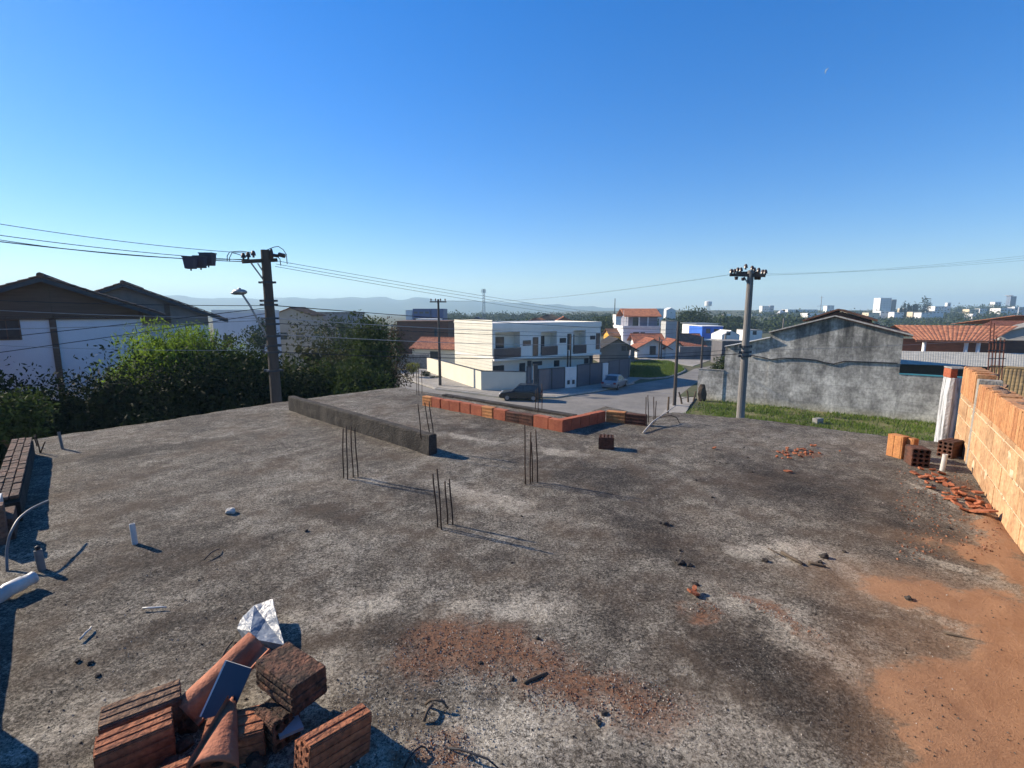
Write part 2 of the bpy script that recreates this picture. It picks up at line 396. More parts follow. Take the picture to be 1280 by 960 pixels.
def slab_mat():
    m, n, b = base('roof_slab_concrete'); L = n.links.new
    tc = N(n, 'ShaderNodeTexCoord'); P = tc.outputs['Object']
    def nz(scale, detail=8, rough=.65, vec=None, dist=0):
        x = N(n, 'ShaderNodeTexNoise'); x.inputs['Scale'].default_value = scale; x.inputs['Detail'].default_value = detail; x.inputs['Roughness'].default_value = rough; x.inputs['Distortion'].default_value = dist
        L(vec or P, x.inputs['Vector']); return x.outputs['Fac'], x.outputs['Color']
    def mr(v, a, b_, c=0., d=1., sm=True):
        x = N(n, 'ShaderNodeMapRange'); x.interpolation_type = 'SMOOTHSTEP' if sm else 'LINEAR'
        for i, q in enumerate((a, b_, c, d)): x.inputs[i+1].default_value = q
        L(v, x.inputs[0]); return x.outputs[0]
    def mt_(op, a, b_):
        x = N(n, 'ShaderNodeMath', operation=op)
        for i, q in enumerate((a, b_)):
            if isinstance(q, (int, float)): x.inputs[i].default_value = q
            else: L(q, x.inputs[i])
        return x.outputs[0]
    def mix(f, a, b_, t='MIX'):
        x = N(n, 'ShaderNodeMixRGB', blend_type=t)
        for i, q in enumerate((f, a, b_)):
            if isinstance(q, (int, float)): x.inputs[i].default_value = q
            elif isinstance(q, tuple): x.inputs[i].default_value = (*q, 1)
            else: L(q, x.inputs[i])
        return x.outputs[0]
    # distorted coordinates for the stain outlines
    _, c1 = nz(2.2, 6, .7); _, c2 = nz(9, 5, .7)
    def off(c, k):
        s_ = N(n, 'ShaderNodeVectorMath', operation='SUBTRACT'); L(c, s_.inputs[0]); s_.inputs[1].default_value = (.5,.5,.5)
        q = N(n, 'ShaderNodeVectorMath', operation='SCALE'); L(s_.outputs[0], q.inputs[0]); q.inputs['Scale'].default_value = k; return q.outputs[0]
    a1 = N(n, 'ShaderNodeVectorMath', operation='ADD'); L(P, a1.inputs[0]); L(off(c1, .75), a1.inputs[1])
    a2 = N(n, 'ShaderNodeVectorMath', operation='ADD'); L(a1.outputs[0], a2.inputs[0]); L(off(c2, .22), a2.inputs[1])
    fl = N(n, 'ShaderNodeVectorMath', operation='MULTIPLY'); L(a2.outputs[0], fl.inputs[0]); fl.inputs[1].default_value = (1,1,0); DP = fl.outputs[0]
    def mask(lst, lo, hi):
        acc = None
        for cx, cy, a, b_, t in lst:
            mp = N(n, 'ShaderNodeMapping', vector_type='TEXTURE'); L(DP, mp.inputs[0])
            mp.inputs['Location'].default_value = (cx, cy, 0); mp.inputs['Rotation'].default_value = (0,0,t); mp.inputs['Scale'].default_value = (a, b_, 1)
            ln = N(n, 'ShaderNodeVectorMath', operation='LENGTH'); L(mp.outputs[0], ln.inputs[0])
            v = mr(ln.outputs['Value'], lo, hi, 1., 0.)
            acc = v if acc is None else mt_('MAXIMUM', acc, v)
        return acc
    sand, grit, pale, dark = mask(SAND, .6, 1.3), mask(GRIT, .3, 1.4), mask(PALE, .2, 1.5), mask(DARK, .2, 1.6)
    big, _ = nz(.8, 9, .7, dist=.4); mid, _ = nz(6.5, 10, .78); fine, _ = nz(62, 6, .8); sp, _ = nz(200, 3, .7)
    s0 = N(n, 'ShaderNodeMapping'); L(P, s0.inputs[0]); s0.inputs['Rotation'].default_value = (0,0,R(-50)); st = N(n, 'ShaderNodeMapping'); L(s0.outputs[0], st.inputs[0]); st.inputs['Scale'].default_value = (.9, 3.2, 1)
    strk, _ = nz(1.6, 8, .7, st.outputs[0])
    dry = mt_('ADD', mt_('MULTIPLY', big, .52), mt_('ADD', mt_('MULTIPLY', mid, .42), mt_('MULTIPLY', strk, .27)))
    v = mt_('ADD', dry, mt_('MULTIPLY', mt_('SUBTRACT', pale, mt_('MULTIPLY', dark, .75)), .15))
    r = N(n, 'ShaderNodeValToRGB'); e = r.color_ramp.elements
    e[0].position = .42; e[0].color = (.030,.0265,.022,1); e[1].position = .80; e[1].color = (.28,.255,.205,1)
    for p_, c_ in ((.52,(.054,.047,.038,1)),(.60,(.092,.081,.064,1)),(.69,(.158,.142,.113,1))): x = e.new(p_); x.color = c_
    L(v, r.inputs[0]); col = r.outputs[0]
    # grain: pale cement skin worn off dark pits, sharp
    vw = N(n, 'ShaderNodeTexVoronoi'); vw.inputs['Scale'].default_value = 75; L(P, vw.inputs['Vector'])
    gr = mr(mt_('ADD', mt_('MULTIPLY', fine, .6), mt_('MULTIPLY', sp, .5)), .46, .62, .22, 2.3, False)
    col = mix(1.0, col, gr, 'MULTIPLY')
    for sc_, am_ in ((95, .75), (42, .35)):
        vo = N(n, 'ShaderNodeTexVoronoi'); vo.inputs['Scale'].default_value = sc_; L(a2.outputs[0] if sc_ < 50 else P, vo.inputs['Vector'])
        sp_ = N(n, 'ShaderNodeSeparateColor'); L(vo.outputs['Color'], sp_.inputs[0]); col = mix(am_, col, mr(sp_.outputs[0], 0, 1, .35, 1.75, False), 'MULTIPLY')
    ck = N(n, 'ShaderNodeTexVoronoi', feature='DISTANCE_TO_EDGE'); ck.inputs['Scale'].default_value = .42; L(DP, ck.inputs['Vector'])
    ckm = mt_('MULTIPLY', mr(ck.outputs['Distance'], .0012, .0035, 1., 0.), mr(big, .46, .58)); col = mix(mt_('MULTIPLY', ckm, .75), col, (.022,.019,.016), 'MIX')
    brn, _ = nz(1.7, 7, .7); col = mix(mt_('MULTIPLY', mr(brn, .42, .68), .6), col, (.095,.068,.046), 'MIX')
    # worn pale film
    film = mt_('MULTIPLY', mr(mt_('ADD', mt_('MULTIPLY', mid, .5), mt_('MULTIPLY', fine, .5)), .515, .58), mr(v, .48, .72, .10, .95))
    flk, _ = nz(19, 10, .8, dist=.5); film = mt_('MAXIMUM', film, mt_('MULTIPLY', mr(flk, .56, .61), mr(v, .5, .7, .0, .8)))
    col = mix(mt_('MULTIPLY', film, .6), col, (.28,.255,.20), 'MIX')
    col = mix(mt_('MULTIPLY', mr(flk, .44, .39), .55), col, (.035,.03,.025), 'MIX')
    pl_ = mt_('MULTIPLY', pale, mr(mt_('ADD', mt_('MULTIPLY', flk, .5), mt_('MULTIPLY', fine, .5)), .42, .60)); col = mix(mt_('MULTIPLY', pl_, .55), col, (.37,.325,.25), 'MIX')
    # white aggregate crumbs and dark pits
    wcell = N(n, 'ShaderNodeTexVoronoi'); wcell.inputs['Scale'].default_value = 60; L(P, wcell.inputs['Vector'])
    crumb = mt_('MULTIPLY', mr(wcell.outputs['Distance'], .16, .24, 1., 0.), mr(mid, .5, .62))
    col = mix(mt_('MULTIPLY', crumb, .6), col, (.5,.47,.41), 'MIX')
    pit = mt_('MULTIPLY', mr(vw.outputs['Distance'], .1, .2, 1., 0.), mr(fine, .5, .58))
    col = mix(mt_('MULTIPLY', pit, .7), col, (.02,.018,.016), 'MIX')
    # terracotta grit and orange sand
    gm = mt_('MULTIPLY', grit, mr(fine, .34, .56, .3, 1.))
    rg = N(n, 'ShaderNodeValToRGB'); e = rg.color_ramp.elements; e[0].position = .35; e[0].color = (.09,.047,.03,1); e[1].position = .7; e[1].color = (.29,.145,.08,1)
    L(fine, rg.inputs[0]); col = mix(mt_('MULTIPLY', gm, .95), col, rg.outputs[0])
    rs = N(n, 'ShaderNodeValToRGB'); e = rs.color_ramp.elements; e[0].position = .3; e[0].color = (.23,.115,.06,1); e[1].position = .72; e[1].color = (.39,.225,.125,1)
    sx = mt_('ADD', mt_('MULTIPLY', mid, .5), mt_('MULTIPLY', fine, .5)); L(sx, rs.inputs[0])
    dust = mask(SAND, .4, 2.4); col = mix(mt_('MULTIPLY', mt_('MULTIPLY', dust, mr(fine, .3, .6, .45, 1.)), .62), col, (.29,.18,.105), 'MIX')
    sm_ = mt_('MINIMUM', 1.0, mt_('MULTIPLY', sand, mr(mt_('ADD', sand, mt_('MULTIPLY', fine, 1.1)), .75, 1.35, .05, 1.)))
    col = mix(sm_, col, rs.outputs[0])
    L(col, b.inputs['Base Color']); b.inputs['Roughness'].default_value = .96; b.inputs['Specular IOR Level'].default_value = .15
    bp = N(n, 'ShaderNodeBump'); bp.inputs['Strength'].default_value = .8; bp.inputs['Distance'].default_value = .012
    hh = mt_('ADD', mt_('MULTIPLY', fine, 1.0), mt_('ADD', mt_('MULTIPLY', sp, .45), mt_('SUBTRACT', mt_('MULTIPLY', crumb, .5), mt_('MULTIPLY', pit, .5))))
    L(hh, bp.inputs['Height']); L(bp.outputs[0], b.inputs['Normal'])
    return m
m_slab = slab_mat()
bld = thing('unfinished_building', 'unfinished building whose weathered bare concrete roof slab fills the foreground', 'building', (0, 0, 0))
me.materials.append(m_slab); ro = bpy.data.objects.new('roof', me); C.objects.link(ro); ro.parent = bld
wl = MB(); ins = []
cen = Vector((sum(p[0] for p in BX)/len(BX), sum(p[1] for p in BX)/len(BX)))
wl.slab([(p[0] + (cen.x-p[0])*.02, p[1] + (cen.y-p[1])*.02) for p in BX], ZG - .1, -.162)
wl.build('wall', m_white, bld)

def hz_(x, y): return hgt(x, y)

# upstand beam
ua, ub = G(361,513), G(536,569.5); ud = (ub-ua).normalized(); un = Vector((-ud.y, ud.x, 0))
if un.y < 0: un = -un
mb = MB(); n_ = 60; Lb = (ub-ua).length
prof = [(0,-.03),(.0,.06),(.004,.13),(.006,.215),(.014,.232),(.05,.236),(.10,.234),(.118,.222),(.12,.1),(.12,-.03)]
for i in range(n_+1):
    s_ = Lb*i/n_
    for (o_, z) in prof:
        p = ua + ud*s_ + un*o_
        k = noise.noise(Vector((s_*7, z*12, o_*20)))*.006 + noise.noise(Vector((s_*22, z*30, o_*40)))*.004
        mb.v.append((p.x - un.x*k, p.y - un.y*k, z + (k*1.3 if z > .15 else 0)))
np_ = len(prof)
for i in range(n_):
    for j in range(np_-1): mb.f.append((i*np_+j, i*np_+j+1, (i+1)*np_+j+1, (i+1)*np_+j)); mb.m.append(0)
for i in (0, n_): mb.f.append(tuple(i*np_+j for j in range(np_))); mb.m.append(0)
m_up = mat('cast_beam_concrete', (.062,.054,.045), (.020,.018,.016), 5, .95, .9, 50, famt=.4, fscale=70, stretch=(1,1,.35))
o = mb.build('concrete_upstand', m_up, loc=ua, smooth=False)
tag(o, 'long low dark concrete upstand beam running diagonally across the roof slab', 'beam')

# outer kerb strip beyond the brick row
ka, kb = G(558,494), G(722,520.5); mb = MB()
kd = (kb-ka).normalized(); kn = Vector((kd.y,-kd.x,0)); kn = kn if kn.y < 0 else -kn
mb.obox(ka + Vector((0,0,-.05)), kb-ka, kn*.13, Vector((0,0,.085)))
tag(mb.build('edge_kerb', m_up, loc=ka, bevel=.01), 'low rough concrete kerb along the roof edge behind the red brick row', 'kerb')

# ---- bricks
def ribbed(mb, P, Q, th, h, z0=0, mi=0, ribs='front', nr=5, back=1):
    P, Q = Vector(P), Vector(Q); d = (Q-P); d.z = 0; L = d.length; d.normalize(); nn = Vector((-d.y, d.x, 0)) * back
    mb.obox(P + Vector((0,0,z0)), d*L, nn*th, Vector((0,0,h)), mi)
    if ribs:
        rh = h/(nr*2-1)
        for k in range(nr):
            mb.obox(P - nn*.006 + d*.002 + Vector((0,0,z0+.002+k*2*rh)), d*(L-.004), nn*.007, Vector((0,0,rh-.004)), mi)
bs, be_ = G(528,506.5), G(703,540.5); bd = be_ - bs
lw = thing('low_brick_wall', 'single course of hollow red and orange bricks along the roof slab edge', 'brick wall', bs)
def at_brick(px):
    for i in range(400):
        t = i/399; p = bs.lerp(be_, t); d = p - CAM
        x = 640 + F * d.x / (d.y*CT - d.z*ST)
        if x >= px: return t
    return 1
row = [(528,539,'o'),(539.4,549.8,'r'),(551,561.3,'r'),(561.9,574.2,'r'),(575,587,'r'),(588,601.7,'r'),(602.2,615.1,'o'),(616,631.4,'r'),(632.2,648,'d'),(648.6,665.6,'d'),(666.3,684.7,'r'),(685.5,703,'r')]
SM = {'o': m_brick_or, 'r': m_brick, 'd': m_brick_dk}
for x0, x1, k in row:
    a, b = bs.lerp(be_, at_brick(x0)), bs.lerp(be_, at_brick(x1)); mb = MB(); jz = random.uniform(-.006,.006)
    h_ = .165 if k == 'd' else .175
    ribbed(mb, a + Vector((random.uniform(-.006,.006), random.uniform(-.006,.006), -.01)), b + Vector((0,0,-.01)), .1, h_ + jz, 0, 0, None if k == 'r' else 'front', 4)
    mb.build('brick', SM[k], lw, world=True, bevel=.004)
ra, rb_ = G(703,540.5), G(757,527.5); rd = (rb_-ra)
for i in range(5):
    a, b = ra + rd*(i/5+.004), ra + rd*((i+1)/5-.004); mb = MB()
    ribbed(mb, a + Vector((0,0,-.01)), b + Vector((0,0,-.01)), .1, .175 + random.uniform(-.005,.005), 0, 0, None, 4)
    mb.build('brick', m_brick, lw, world=True, bevel=.004)
ea, eb = G(757.5,527.5), G(807,532.5)
for i, k in ((0,'o'),(1,'d')):
    a, b = ea.lerp(eb, i*.49), ea.lerp(eb, .48 if i == 0 else 1); mb = MB()
    ribbed(mb, a + Vector((0,0,-.01)), b + Vector((0,0,-.01)), .1, .175 - .012*i, 0, 0, 'front', 4)
    mb.build('brick', SM[k], lw, world=True, bevel=.004)

def hollow(mb, L, cols, rows, c, skip=(), depth=None, ribs=True, cr=None):
    cr = cr or c; cells = {(i, j) for i in range(cols) for j in range(rows)} - set(skip); t = .006
    for (i, j) in cells:
        y0, z0 = i*c, j*cr
        sq = [(y0,z0),(y0+c/2,z0),(y0+c,z0),(y0+c,z0+cr/2),(y0+c,z0+cr),(y0+c/2,z0+cr),(y0,z0+cr),(y0,z0+cr/2)]
        q = .30*c; iy0, iy1, iz0, iz1 = y0+t, y0+c-t, z0+t, z0+cr-t
        oc = [(iy0+q*.35,iz0+q*.35),((iy0+iy1)/2,iz0),(iy1-q*.35,iz0+q*.35),(iy1,(iz0+iz1)/2),(iy1-q*.35,iz1-q*.35),((iy0+iy1)/2,iz1),(iy0+q*.35,iz1-q*.35),(iy0,(iz0+iz1)/2)]
        for x in (0, L):
            mb.add([(x,a,b) for a,b in sq] + [(x,a,b) for a,b in oc], [(k,(k+1)%8,(k+1)%8+8,k+8) for k in range(8)])
        mb.add([(0,a,b) for a,b in oc] + [(L,a,b) for a,b in oc], [(k,(k+1)%8,(k+1)%8+8,k+8) for k in range(8)])
        for (di, dj, A, B) in ((-1,0,(y0,z0),(y0,z0+cr)),(1,0,(y0+c,z0),(y0+c,z0+cr)),(0,-1,(y0,z0),(y0+c,z0)),(0,1,(y0,z0+cr),(y0+c,z0+cr))):
            if (i+di, j+dj) in cells: continue
            mb.add([(0,*A),(L,*A),(L,*B),(0,*B)], [(0,1,2,3)])
            if ribs:
                ay, az = A; by, bz = B; e_ = .004
                p0 = (ay + (by-ay)*.15, az + (bz-az)*.15); p1 = (ay + (by-ay)*.85, az + (bz-az)*.85)
                ny, nz_ = di*e_, dj*e_
                mb.add([(.003,*p0),(L-.003,*p0),(L-.003,*p1),(.003,*p1),(.003,p0[0]+ny,p0[1]+nz_),(L-.003,p0[0]+ny,p0[1]+nz_),(L-.003,p1[0]+ny,p1[1]+nz_),(.003,p1[0]+ny,p1[1]+nz_)],
                       [(4,5,6,7),(0,1,5,4),(1,2,6,5),(2,3,7,6),(3,0,4,7)])
    return mb

def brick_mesh(name, m, L, cols, rows, c, cr=None, skip=(), label=None, cat='brick', group=None):
    mb = MB(); hollow(mb, L, cols, rows, c, skip, cr=cr)
    o = mb.build(name, m, fixn=False); bm = bmesh.new(); bm.from_mesh(o.data)
    bmesh.ops.remove_doubles(bm, verts=bm.verts, dist=.0005); bmesh.ops.recalc_face_normals(bm, faces=bm.faces); bm.to_mesh(o.data); bm.free()
    return tag(o, label, cat, group)
def frame_from(o, c, u, v):                     # origin c, x axis u, y axis near v, z up from them
    x = Vector(u).normalized(); z = x.cross(Vector(v)).normalized()
    y = z.cross(x); mt4 = Matrix((x, y, z)).transposed().to_4x4(); mt4.translation = Vector(c); o.matrix_world = mt4
    o.rotation_mode = 'XYZ'
# ================================================================ things on the slab
def rebar(base_px, tops, label, h_extra=0, z0=0.):
    p0 = G(*base_px, z0) if z0 else G(*base_px)
    t = thing('column_rebar', label, 'rebar', (p0.x, p0.y, z0), 0, 'starter bars standing out of the roof slab')
    for (bx, by, tx, ty) in tops:
        b = G(bx, by, z0); tp = V(tx, ty, b, b + Vector((1, 0, 0)))
        pts = [b + Vector((0,0,-.03))]
        for k in range(1, 7):
            f = k/6; q = b.lerp(tp, f); q += Vector((math.sin(f*5+bx)*.003, math.cos(f*4+by)*.003, 0)); pts.append(q)
        mb = MB(); mb.tube(pts, .0062, 6); mb.build('bar', m_rebar, t, world=True, smooth=True)
    return t
rebar((438,599), [(429.5,598,428.5,536),(434.5,600,432.8,533),(441.5,597,438.5,533.5),(447.5,597,443.5,534)], 'four dark starter bars nearest the long concrete upstand beam')
rebar((553,660), [(547,659,541.5,592),(552,662,546.5,586),(559.5,655,556.5,602),(566,656,562,599)], 'four starter bars in the middle of slab with longest shadows, nearest the camera')
rebar((664,604), [(657,605,655.5,531),(663,604,663,540),(665.5,602.5,664.5,552),(672,603,670,537)], 'four thin starter bars right of the middle, beyond the foremost set')
rebar((535,542), [(526.5,546,522.5,505),(537,540.5,530.5,503),(541.5,541,536.5,502)], 'three bent starter bars rising from the end of the concrete upstand beam', z0=.22)
rebar((524,493), [(521,493,520.5,462),(523.5,494,523,458),(527.5,492,527,463)], 'three slim starter bars at the far edge of slab before the corner street')
rebar((674,514), [(669.5,514,669.5,487),(672.5,515,672.5,485),(677.5,514,677.5,480)], 'three starter bars beyond the brick row in front of the dark car')
rebar((815,529), [(807.5,529,807.3,496),(810.5,528,810,494),(817,530,817.5,496),(819.5,527,820,501)], 'four starter bars at the right end of the low brick row')
rebar((47,556), [(46,558,43,545),(50,566,45,543),(50,566,57,552)], 'three short bent bars at the corner of the left brick parapet')

def stub(px, py, h, r, m, label, tilt=(0,0), cap=None):
    p = G(px, py); mb = MB(); a = Vector((p.x,p.y,-.03)); b = Vector((p.x+tilt[0], p.y+tilt[1], h)); d = (b-a)
    mb.tube([a, a+d*.5, b], r, 14, cap=False); mb.tube([b, b - d*.6], r*.82, 14, cap=False)
    ring = MB()
    k = len(mb.v); ax = d.normalized()
    x = ax.orthogonal().normalized(); y_ = ax.cross(x)
    for j in range(14):
        an = 2*math.pi*j/14
        for rr in (r, r*.82): mb.v.append(tuple(b + (x*math.cos(an)+y_*math.sin(an))*rr))
    for j in range(14): mb.f.append((k+2*j, k+2*j+1, k+2*((j+1)%14)+1, k+2*((j+1)%14))); mb.m.append(0)
    o = mb.build('pipe_stub', m, loc=(p.x,p.y,0), smooth=False); return tag(o, label, 'pipe')
stub(169,680, .145, .017, m_pvc, 'short white plastic pipe stub standing in the middle of left slab', (-.012,.008))
stub(78.5,561, .205, .014, m_gpvc, 'tall thin grey pipe standing at the far left slab edge', (-.02,.0))
s3 = stub(53,713, .13, .02, m_gpvc, 'grey pipe stub with dark knob beside the shaded left parapet', (-.02,.01))
kp_ = G(49,686, .13); mb = MB().blob((s3.location.x-.02, s3.location.y+.01, .145), .016, 3, 1, .2); q = mb.build('knob', m_black, s3, world=True, smooth=True)
# fat white pipe elbow
pa, pb = G(42,722,.06), G(2,741,.06); mb = MB(); dd = (pb-pa)
mb.tube([pa, pa+dd*.04, pa+dd*.05, pa+dd*.35, pa+dd*.36, pa+dd*.8, pa+dd*1.0+Vector((-.05,-.02,-.05)), pa+dd*1.1+Vector((-.1,-.04,-.14))], [.038,.038,.035,.035,.041,.041,.038,.038], 20, cap=False)
mb.tube([pa+dd*.3, pa], [.031,.031], 20, cap=False)
o = mb.build('pipe_elbow', m_pvc, loc=pa, smooth=True); tag(o, 'fat white plastic pipe lying at the left edge of the roof slab', 'pipe')
# bent cable
pts = [G(9,715), G(8,690,.1), G(12,668,.2), G(22,649,.25), G(38,636,.26), G(60,626,.24)]
sm = [];
for i in range(len(pts)-1):
    for k in range(5): sm.append(pts[i].lerp(pts[i+1], k/5))
sm.append(pts[-1])
for _ in range(3): sm = [sm[0]] + [(sm[i-1]+sm[i]*2+sm[i+1])/4 for i in range(1,len(sm)-1)] + [sm[-1]]
o = MB().tube(sm, .0075, 8).build('bent_conduit', m_gpvc, loc=pts[0], smooth=True); tag(o, 'bent grey conduit curving up from the shaded left parapet', 'conduit')

# left parapet with brick top
HP = .19
pi_, po_ = [G(41,547,HP), G(24,622,HP)], [G(27,552.5,HP), G(0,612,HP)]
ld = (pi_[1]-pi_[0]).normalized(); ln = Vector((ld.y,-ld.x,0)); ln = ln if ln.x < 0 else -ln
wdt = .17
par = thing('brick_parapet', 'low brick parapet with rough brick top along the left slab edge', 'parapet', (pi_[0].x, pi_[0].y, 0))
m_topbrick = mat('parapet_top_brick', (.15,.085,.06), (.075,.06,.05), 12, .95, .8, 60, island=.35, famt=.3, fscale=50)
Lp = (pi_[1]-pi_[0]).length
mb = MB(); b0 = Vector((pi_[0].x,pi_[0].y,-.02)); mb.obox(b0, ld*(Lp), ln*wdt, Vector((0,0,HP-.01)))
mb.build('wall', m_up, par, world=True)
mb = MB(); nb = int(Lp/.1)
for i in range(nb):
    for j in range(3):
        mb.obox(Vector((pi_[0].x,pi_[0].y,HP-.012)) + ld*(i*.1+.004) + ln*(j*wdt/3+.003), ld*.092, ln*(wdt/3-.007), Vector((0,0,.022+random.uniform(-.006,.006))))
mb.build('brick_top', m_topbrick, par, world=True, bevel=.004)
# nearer parapet pieces (mostly outside the frame, they shade the corner)
p2 = Vector((pi_[0].x,pi_[0].y,0)) + ld*(Lp+.05) + ln*.02
mb = MB(); mb.obox(p2 + Vector((0,0,-.02)), ld*.32, ln*.2, Vector((0,0,.17)))
mb.obox(p2 + ld*.30 + ln*.03 + Vector((0,0,-.02)), ld*.1, ln*.12, Vector((0,0,.3)))
tag(mb.build('brick_parapet', m_topbrick, loc=p2, bevel=.006), 'broken low end of the left brick parapet beside the white board', 'parapet')
wbp = p2 + ld*.1 + ln*.05
o = MB().obox(wbp + Vector((0,0,.15)), ld*.15, ln*.03, Vector((0,0,.14))).build('white_board', m_pvc, loc=wbp, bevel=.003); tag(o, 'small white board standing on the broken left parapet', 'board')
p3 = p2 + ld*1.0 + ln*.12
mb = MB(); mb.obox(p3 + Vector((0,0,-.02)), ld*2.6, ln*.2, Vector((0,0,.27)))
mb.obox(p3 + ld*1.1 + Vector((0,0,.2)), ld*.4, ln*.2, Vector((0,0,.2)))
tag(mb.build('brick_parapet', m_topbrick, loc=p3, bevel=.006), 'taller left parapet just outside the picture that shades the corner', 'parapet')

# ---- right block wall
HW = .93
m_block = mat('pale_clay_block', (.48,.31,.17), (.35,.195,.10), 6, .92, .5, 50, island=.2, famt=.24, fscale=26, c3=(.42,.255,.135))
m_block_top = mat('ribbed_clay_block', (.50,.27,.125), (.34,.145,.065), 6, .92, .4, 60, island=.14, famt=.2, fscale=30, stretch=(1,1,.3))
m_mort = mat('lime_mortar', (.58,.46,.31), (.48,.36,.23), 9, .95, .6, 40)
bw = thing('block_wall', 'orange hollow clay block wall along the right edge of the roof slab', 'wall', (wa.x, wa.y, 0), math.atan2(wd_.y, wd_.x))
# local x runs along the wall towards the camera, local -y... face towards the slab
sgn = 1 if Vector((-math.sin(bw.rotation_euler.z), math.cos(bw.rotation_euler.z), 0)).dot(wn) > 0 else -1
def wy(a): return a * sgn
LW = 6.0; colx = .98
MB().box(0, LW, min(wy(.006), wy(.13)), max(wy(.006), wy(.13)), -.05, HW-.30).build('mortar_bed', m_mort, bw)
mb = MB(); r0 = random.Random(3); bh, bl, jt = .2, .3, .014; zz = -.02; cix = 0
while zz < HW - .32:
    x = -.15*(cix % 2); z1 = min(zz + bh - jt, HW - .305)
    while x < LW:
        a, b = max(x, 0), min(x + bl - jt, LW)
        if b - a > .03 and not (a < colx + .08 and b > colx - .02):
            o_ = r0.uniform(-.0025, .0025)
            mb.box(a, b, min(wy(o_), wy(.1)), max(wy(o_), wy(.1)), zz, z1)
        elif b - a > .03:
            if a < colx - .05: mb.box(a, colx - .02, min(0, wy(.1)), max(0, wy(.1)), zz, z1)
            if b > colx + .11: mb.box(colx + .08, b, min(0, wy(.1)), max(0, wy(.1)), zz, z1)
        x += bl
    zz += bh; cix += 1
mb.build('block_courses', m_block, bw, bevel=.004)
mb = MB(); MB_h = MB()
x = 0
while x < LW:
    wdx = .1; top = HW + (.02 if x < colx else -.05) + r0.uniform(-.012, .012)
    if not (x < colx + .08 and x + wdx > colx - .02):
        mb.box(x+.004, x+wdx-.004, min(wy(.004), wy(.19)), max(wy(.004), wy(.15)), HW-.305, top)
        for k in range(3):
            xx = x + .012 + k*.03
            mb.box(xx, xx+.02, min(wy(-.004), wy(.004)), max(wy(-.004), wy(.004)), HW-.295, top-.004)
    x += wdx
mb.build('soldier_course', m_block_top, bw, bevel=.003)
mb = MB(); mb.box(colx-.018, colx+.078, min(wy(-.002), wy(.18)), max(wy(-.002), wy(.18)), -.05, HW-.02)
mb.build('concrete_column', mat('pillar_concrete', (.36,.33,.28), (.22,.20,.17), 4, .95, .6, 50, famt=.2, fscale=40), bw, bevel=.006)
mb = MB()
for k in range(26):
    xx = r0.uniform(1.1, 3.4); mb.blob((xx, wy(r0.uniform(.03,.17)), HW-.045), (r0.uniform(.02,.07), r0.uniform(.02,.05), r0.uniform(.012,.03)), k, 1, .4)
for k in range(9): mb.blob((r0.uniform(.15,.9), wy(r0.uniform(.04,.16)), HW+.015), (r0.uniform(.02,.05), .04, .015), k+40, 1, .4)
ms = MB()
for k in range(7):
    xx = r0.choice((r0.uniform(.9,1.5), r0.uniform(.1,3.2))); ms.blob((xx, wy(.004), r0.uniform(.02,.6)), (r0.uniform(.02,.09), .0075, r0.uniform(.015,.07)), k+90, 2, .6)
for k in range(16):
    xx = r0.uniform(.1,3.4); ms.blob((xx, wy(.004), r0.choice((.18,.38,.58))+r0.uniform(-.012,.012)), (r0.uniform(.02,.06), .008, r0.uniform(.006,.014)), k+140, 1, .5)
ms.build('mortar_smear', m_mort, bw, smooth=True)
mb.build('mortar_crust', mat('dirty_mortar', (.12,.085,.065), (.22,.13,.085), 12, .95, .6, 60), bw)
# corner bars at the wall
wm = bw.matrix_basis.copy()
def wpt(x, y_, z): 
    c, s_ = math.cos(bw.rotation_euler.z), math.sin(bw.rotation_euler.z); return Vector((wa.x + c*x - s_*wy(y_), wa.y + s_*x + c*wy(y_), z))
# pale pillar at the wall's far end
pp = thing('white_pillar', 'streaky white plastered pillar at the far end of orange wall', 'pillar', G(1186,552.5))
c0, c1 = G(1176.5,551.5), G(1192,552.5); cd = (c1-c0).normalized(); cn = Vector((-cd.y, cd.x, 0)); wpx = (c1-c0).length
mb = MB()
lv = [(-.2,0,1),(.0,0,1),(.25,.01,1),(.5,.02,1),(.62,.03,.98),(.70,.06,.95),(.78,.08,.98),(.80,.09,1)]
for z, a, b in lv:
    for (u_, v_) in ((a,0),(a+.3*(b-a),-.015),(a+.55*(b-a),.004),(a+.8*(b-a),-.01),(b,0),(b,1),(a,1)):
        p = c0 + cd*(u_*wpx) + cn*(v_*.16 if v_ > .5 else v_); mb.v.append((p.x, p.y, z))
for i in range(len(lv)-1):
    for j in range(7): mb.f.append((i*7+j, i*7+(j+1)%7, (i+1)*7+(j+1)%7, (i+1)*7+j)); mb.m.append(0)
mb.f.append(tuple((len(lv)-1)*7+j for j in range(7))); mb.m.append(0)
m_streak = mat('streaky_whitewash', (.46,.47,.48), (.13,.135,.135), 4, .9, .5, 40, stretch=(7,7,.5), lo=.47, hi=.62)
mb.build('shaft', m_streak, pp, world=True)
q0 = c0 + cd*(.02*wpx) + Vector((0,0,.80))
MB().obox(q0, cd*.07, cn*.16, Vector((0,0,.11))).build('brick', m_brick, pp, world=True, bevel=.004)
MB().obox(q0 + Vector((0,0,.112)) + cd*.0 - cn*.01, cd*.17, cn*.17, Vector((.01,.02,.018))).build('cap', m_conc, pp, world=True, bevel=.004)

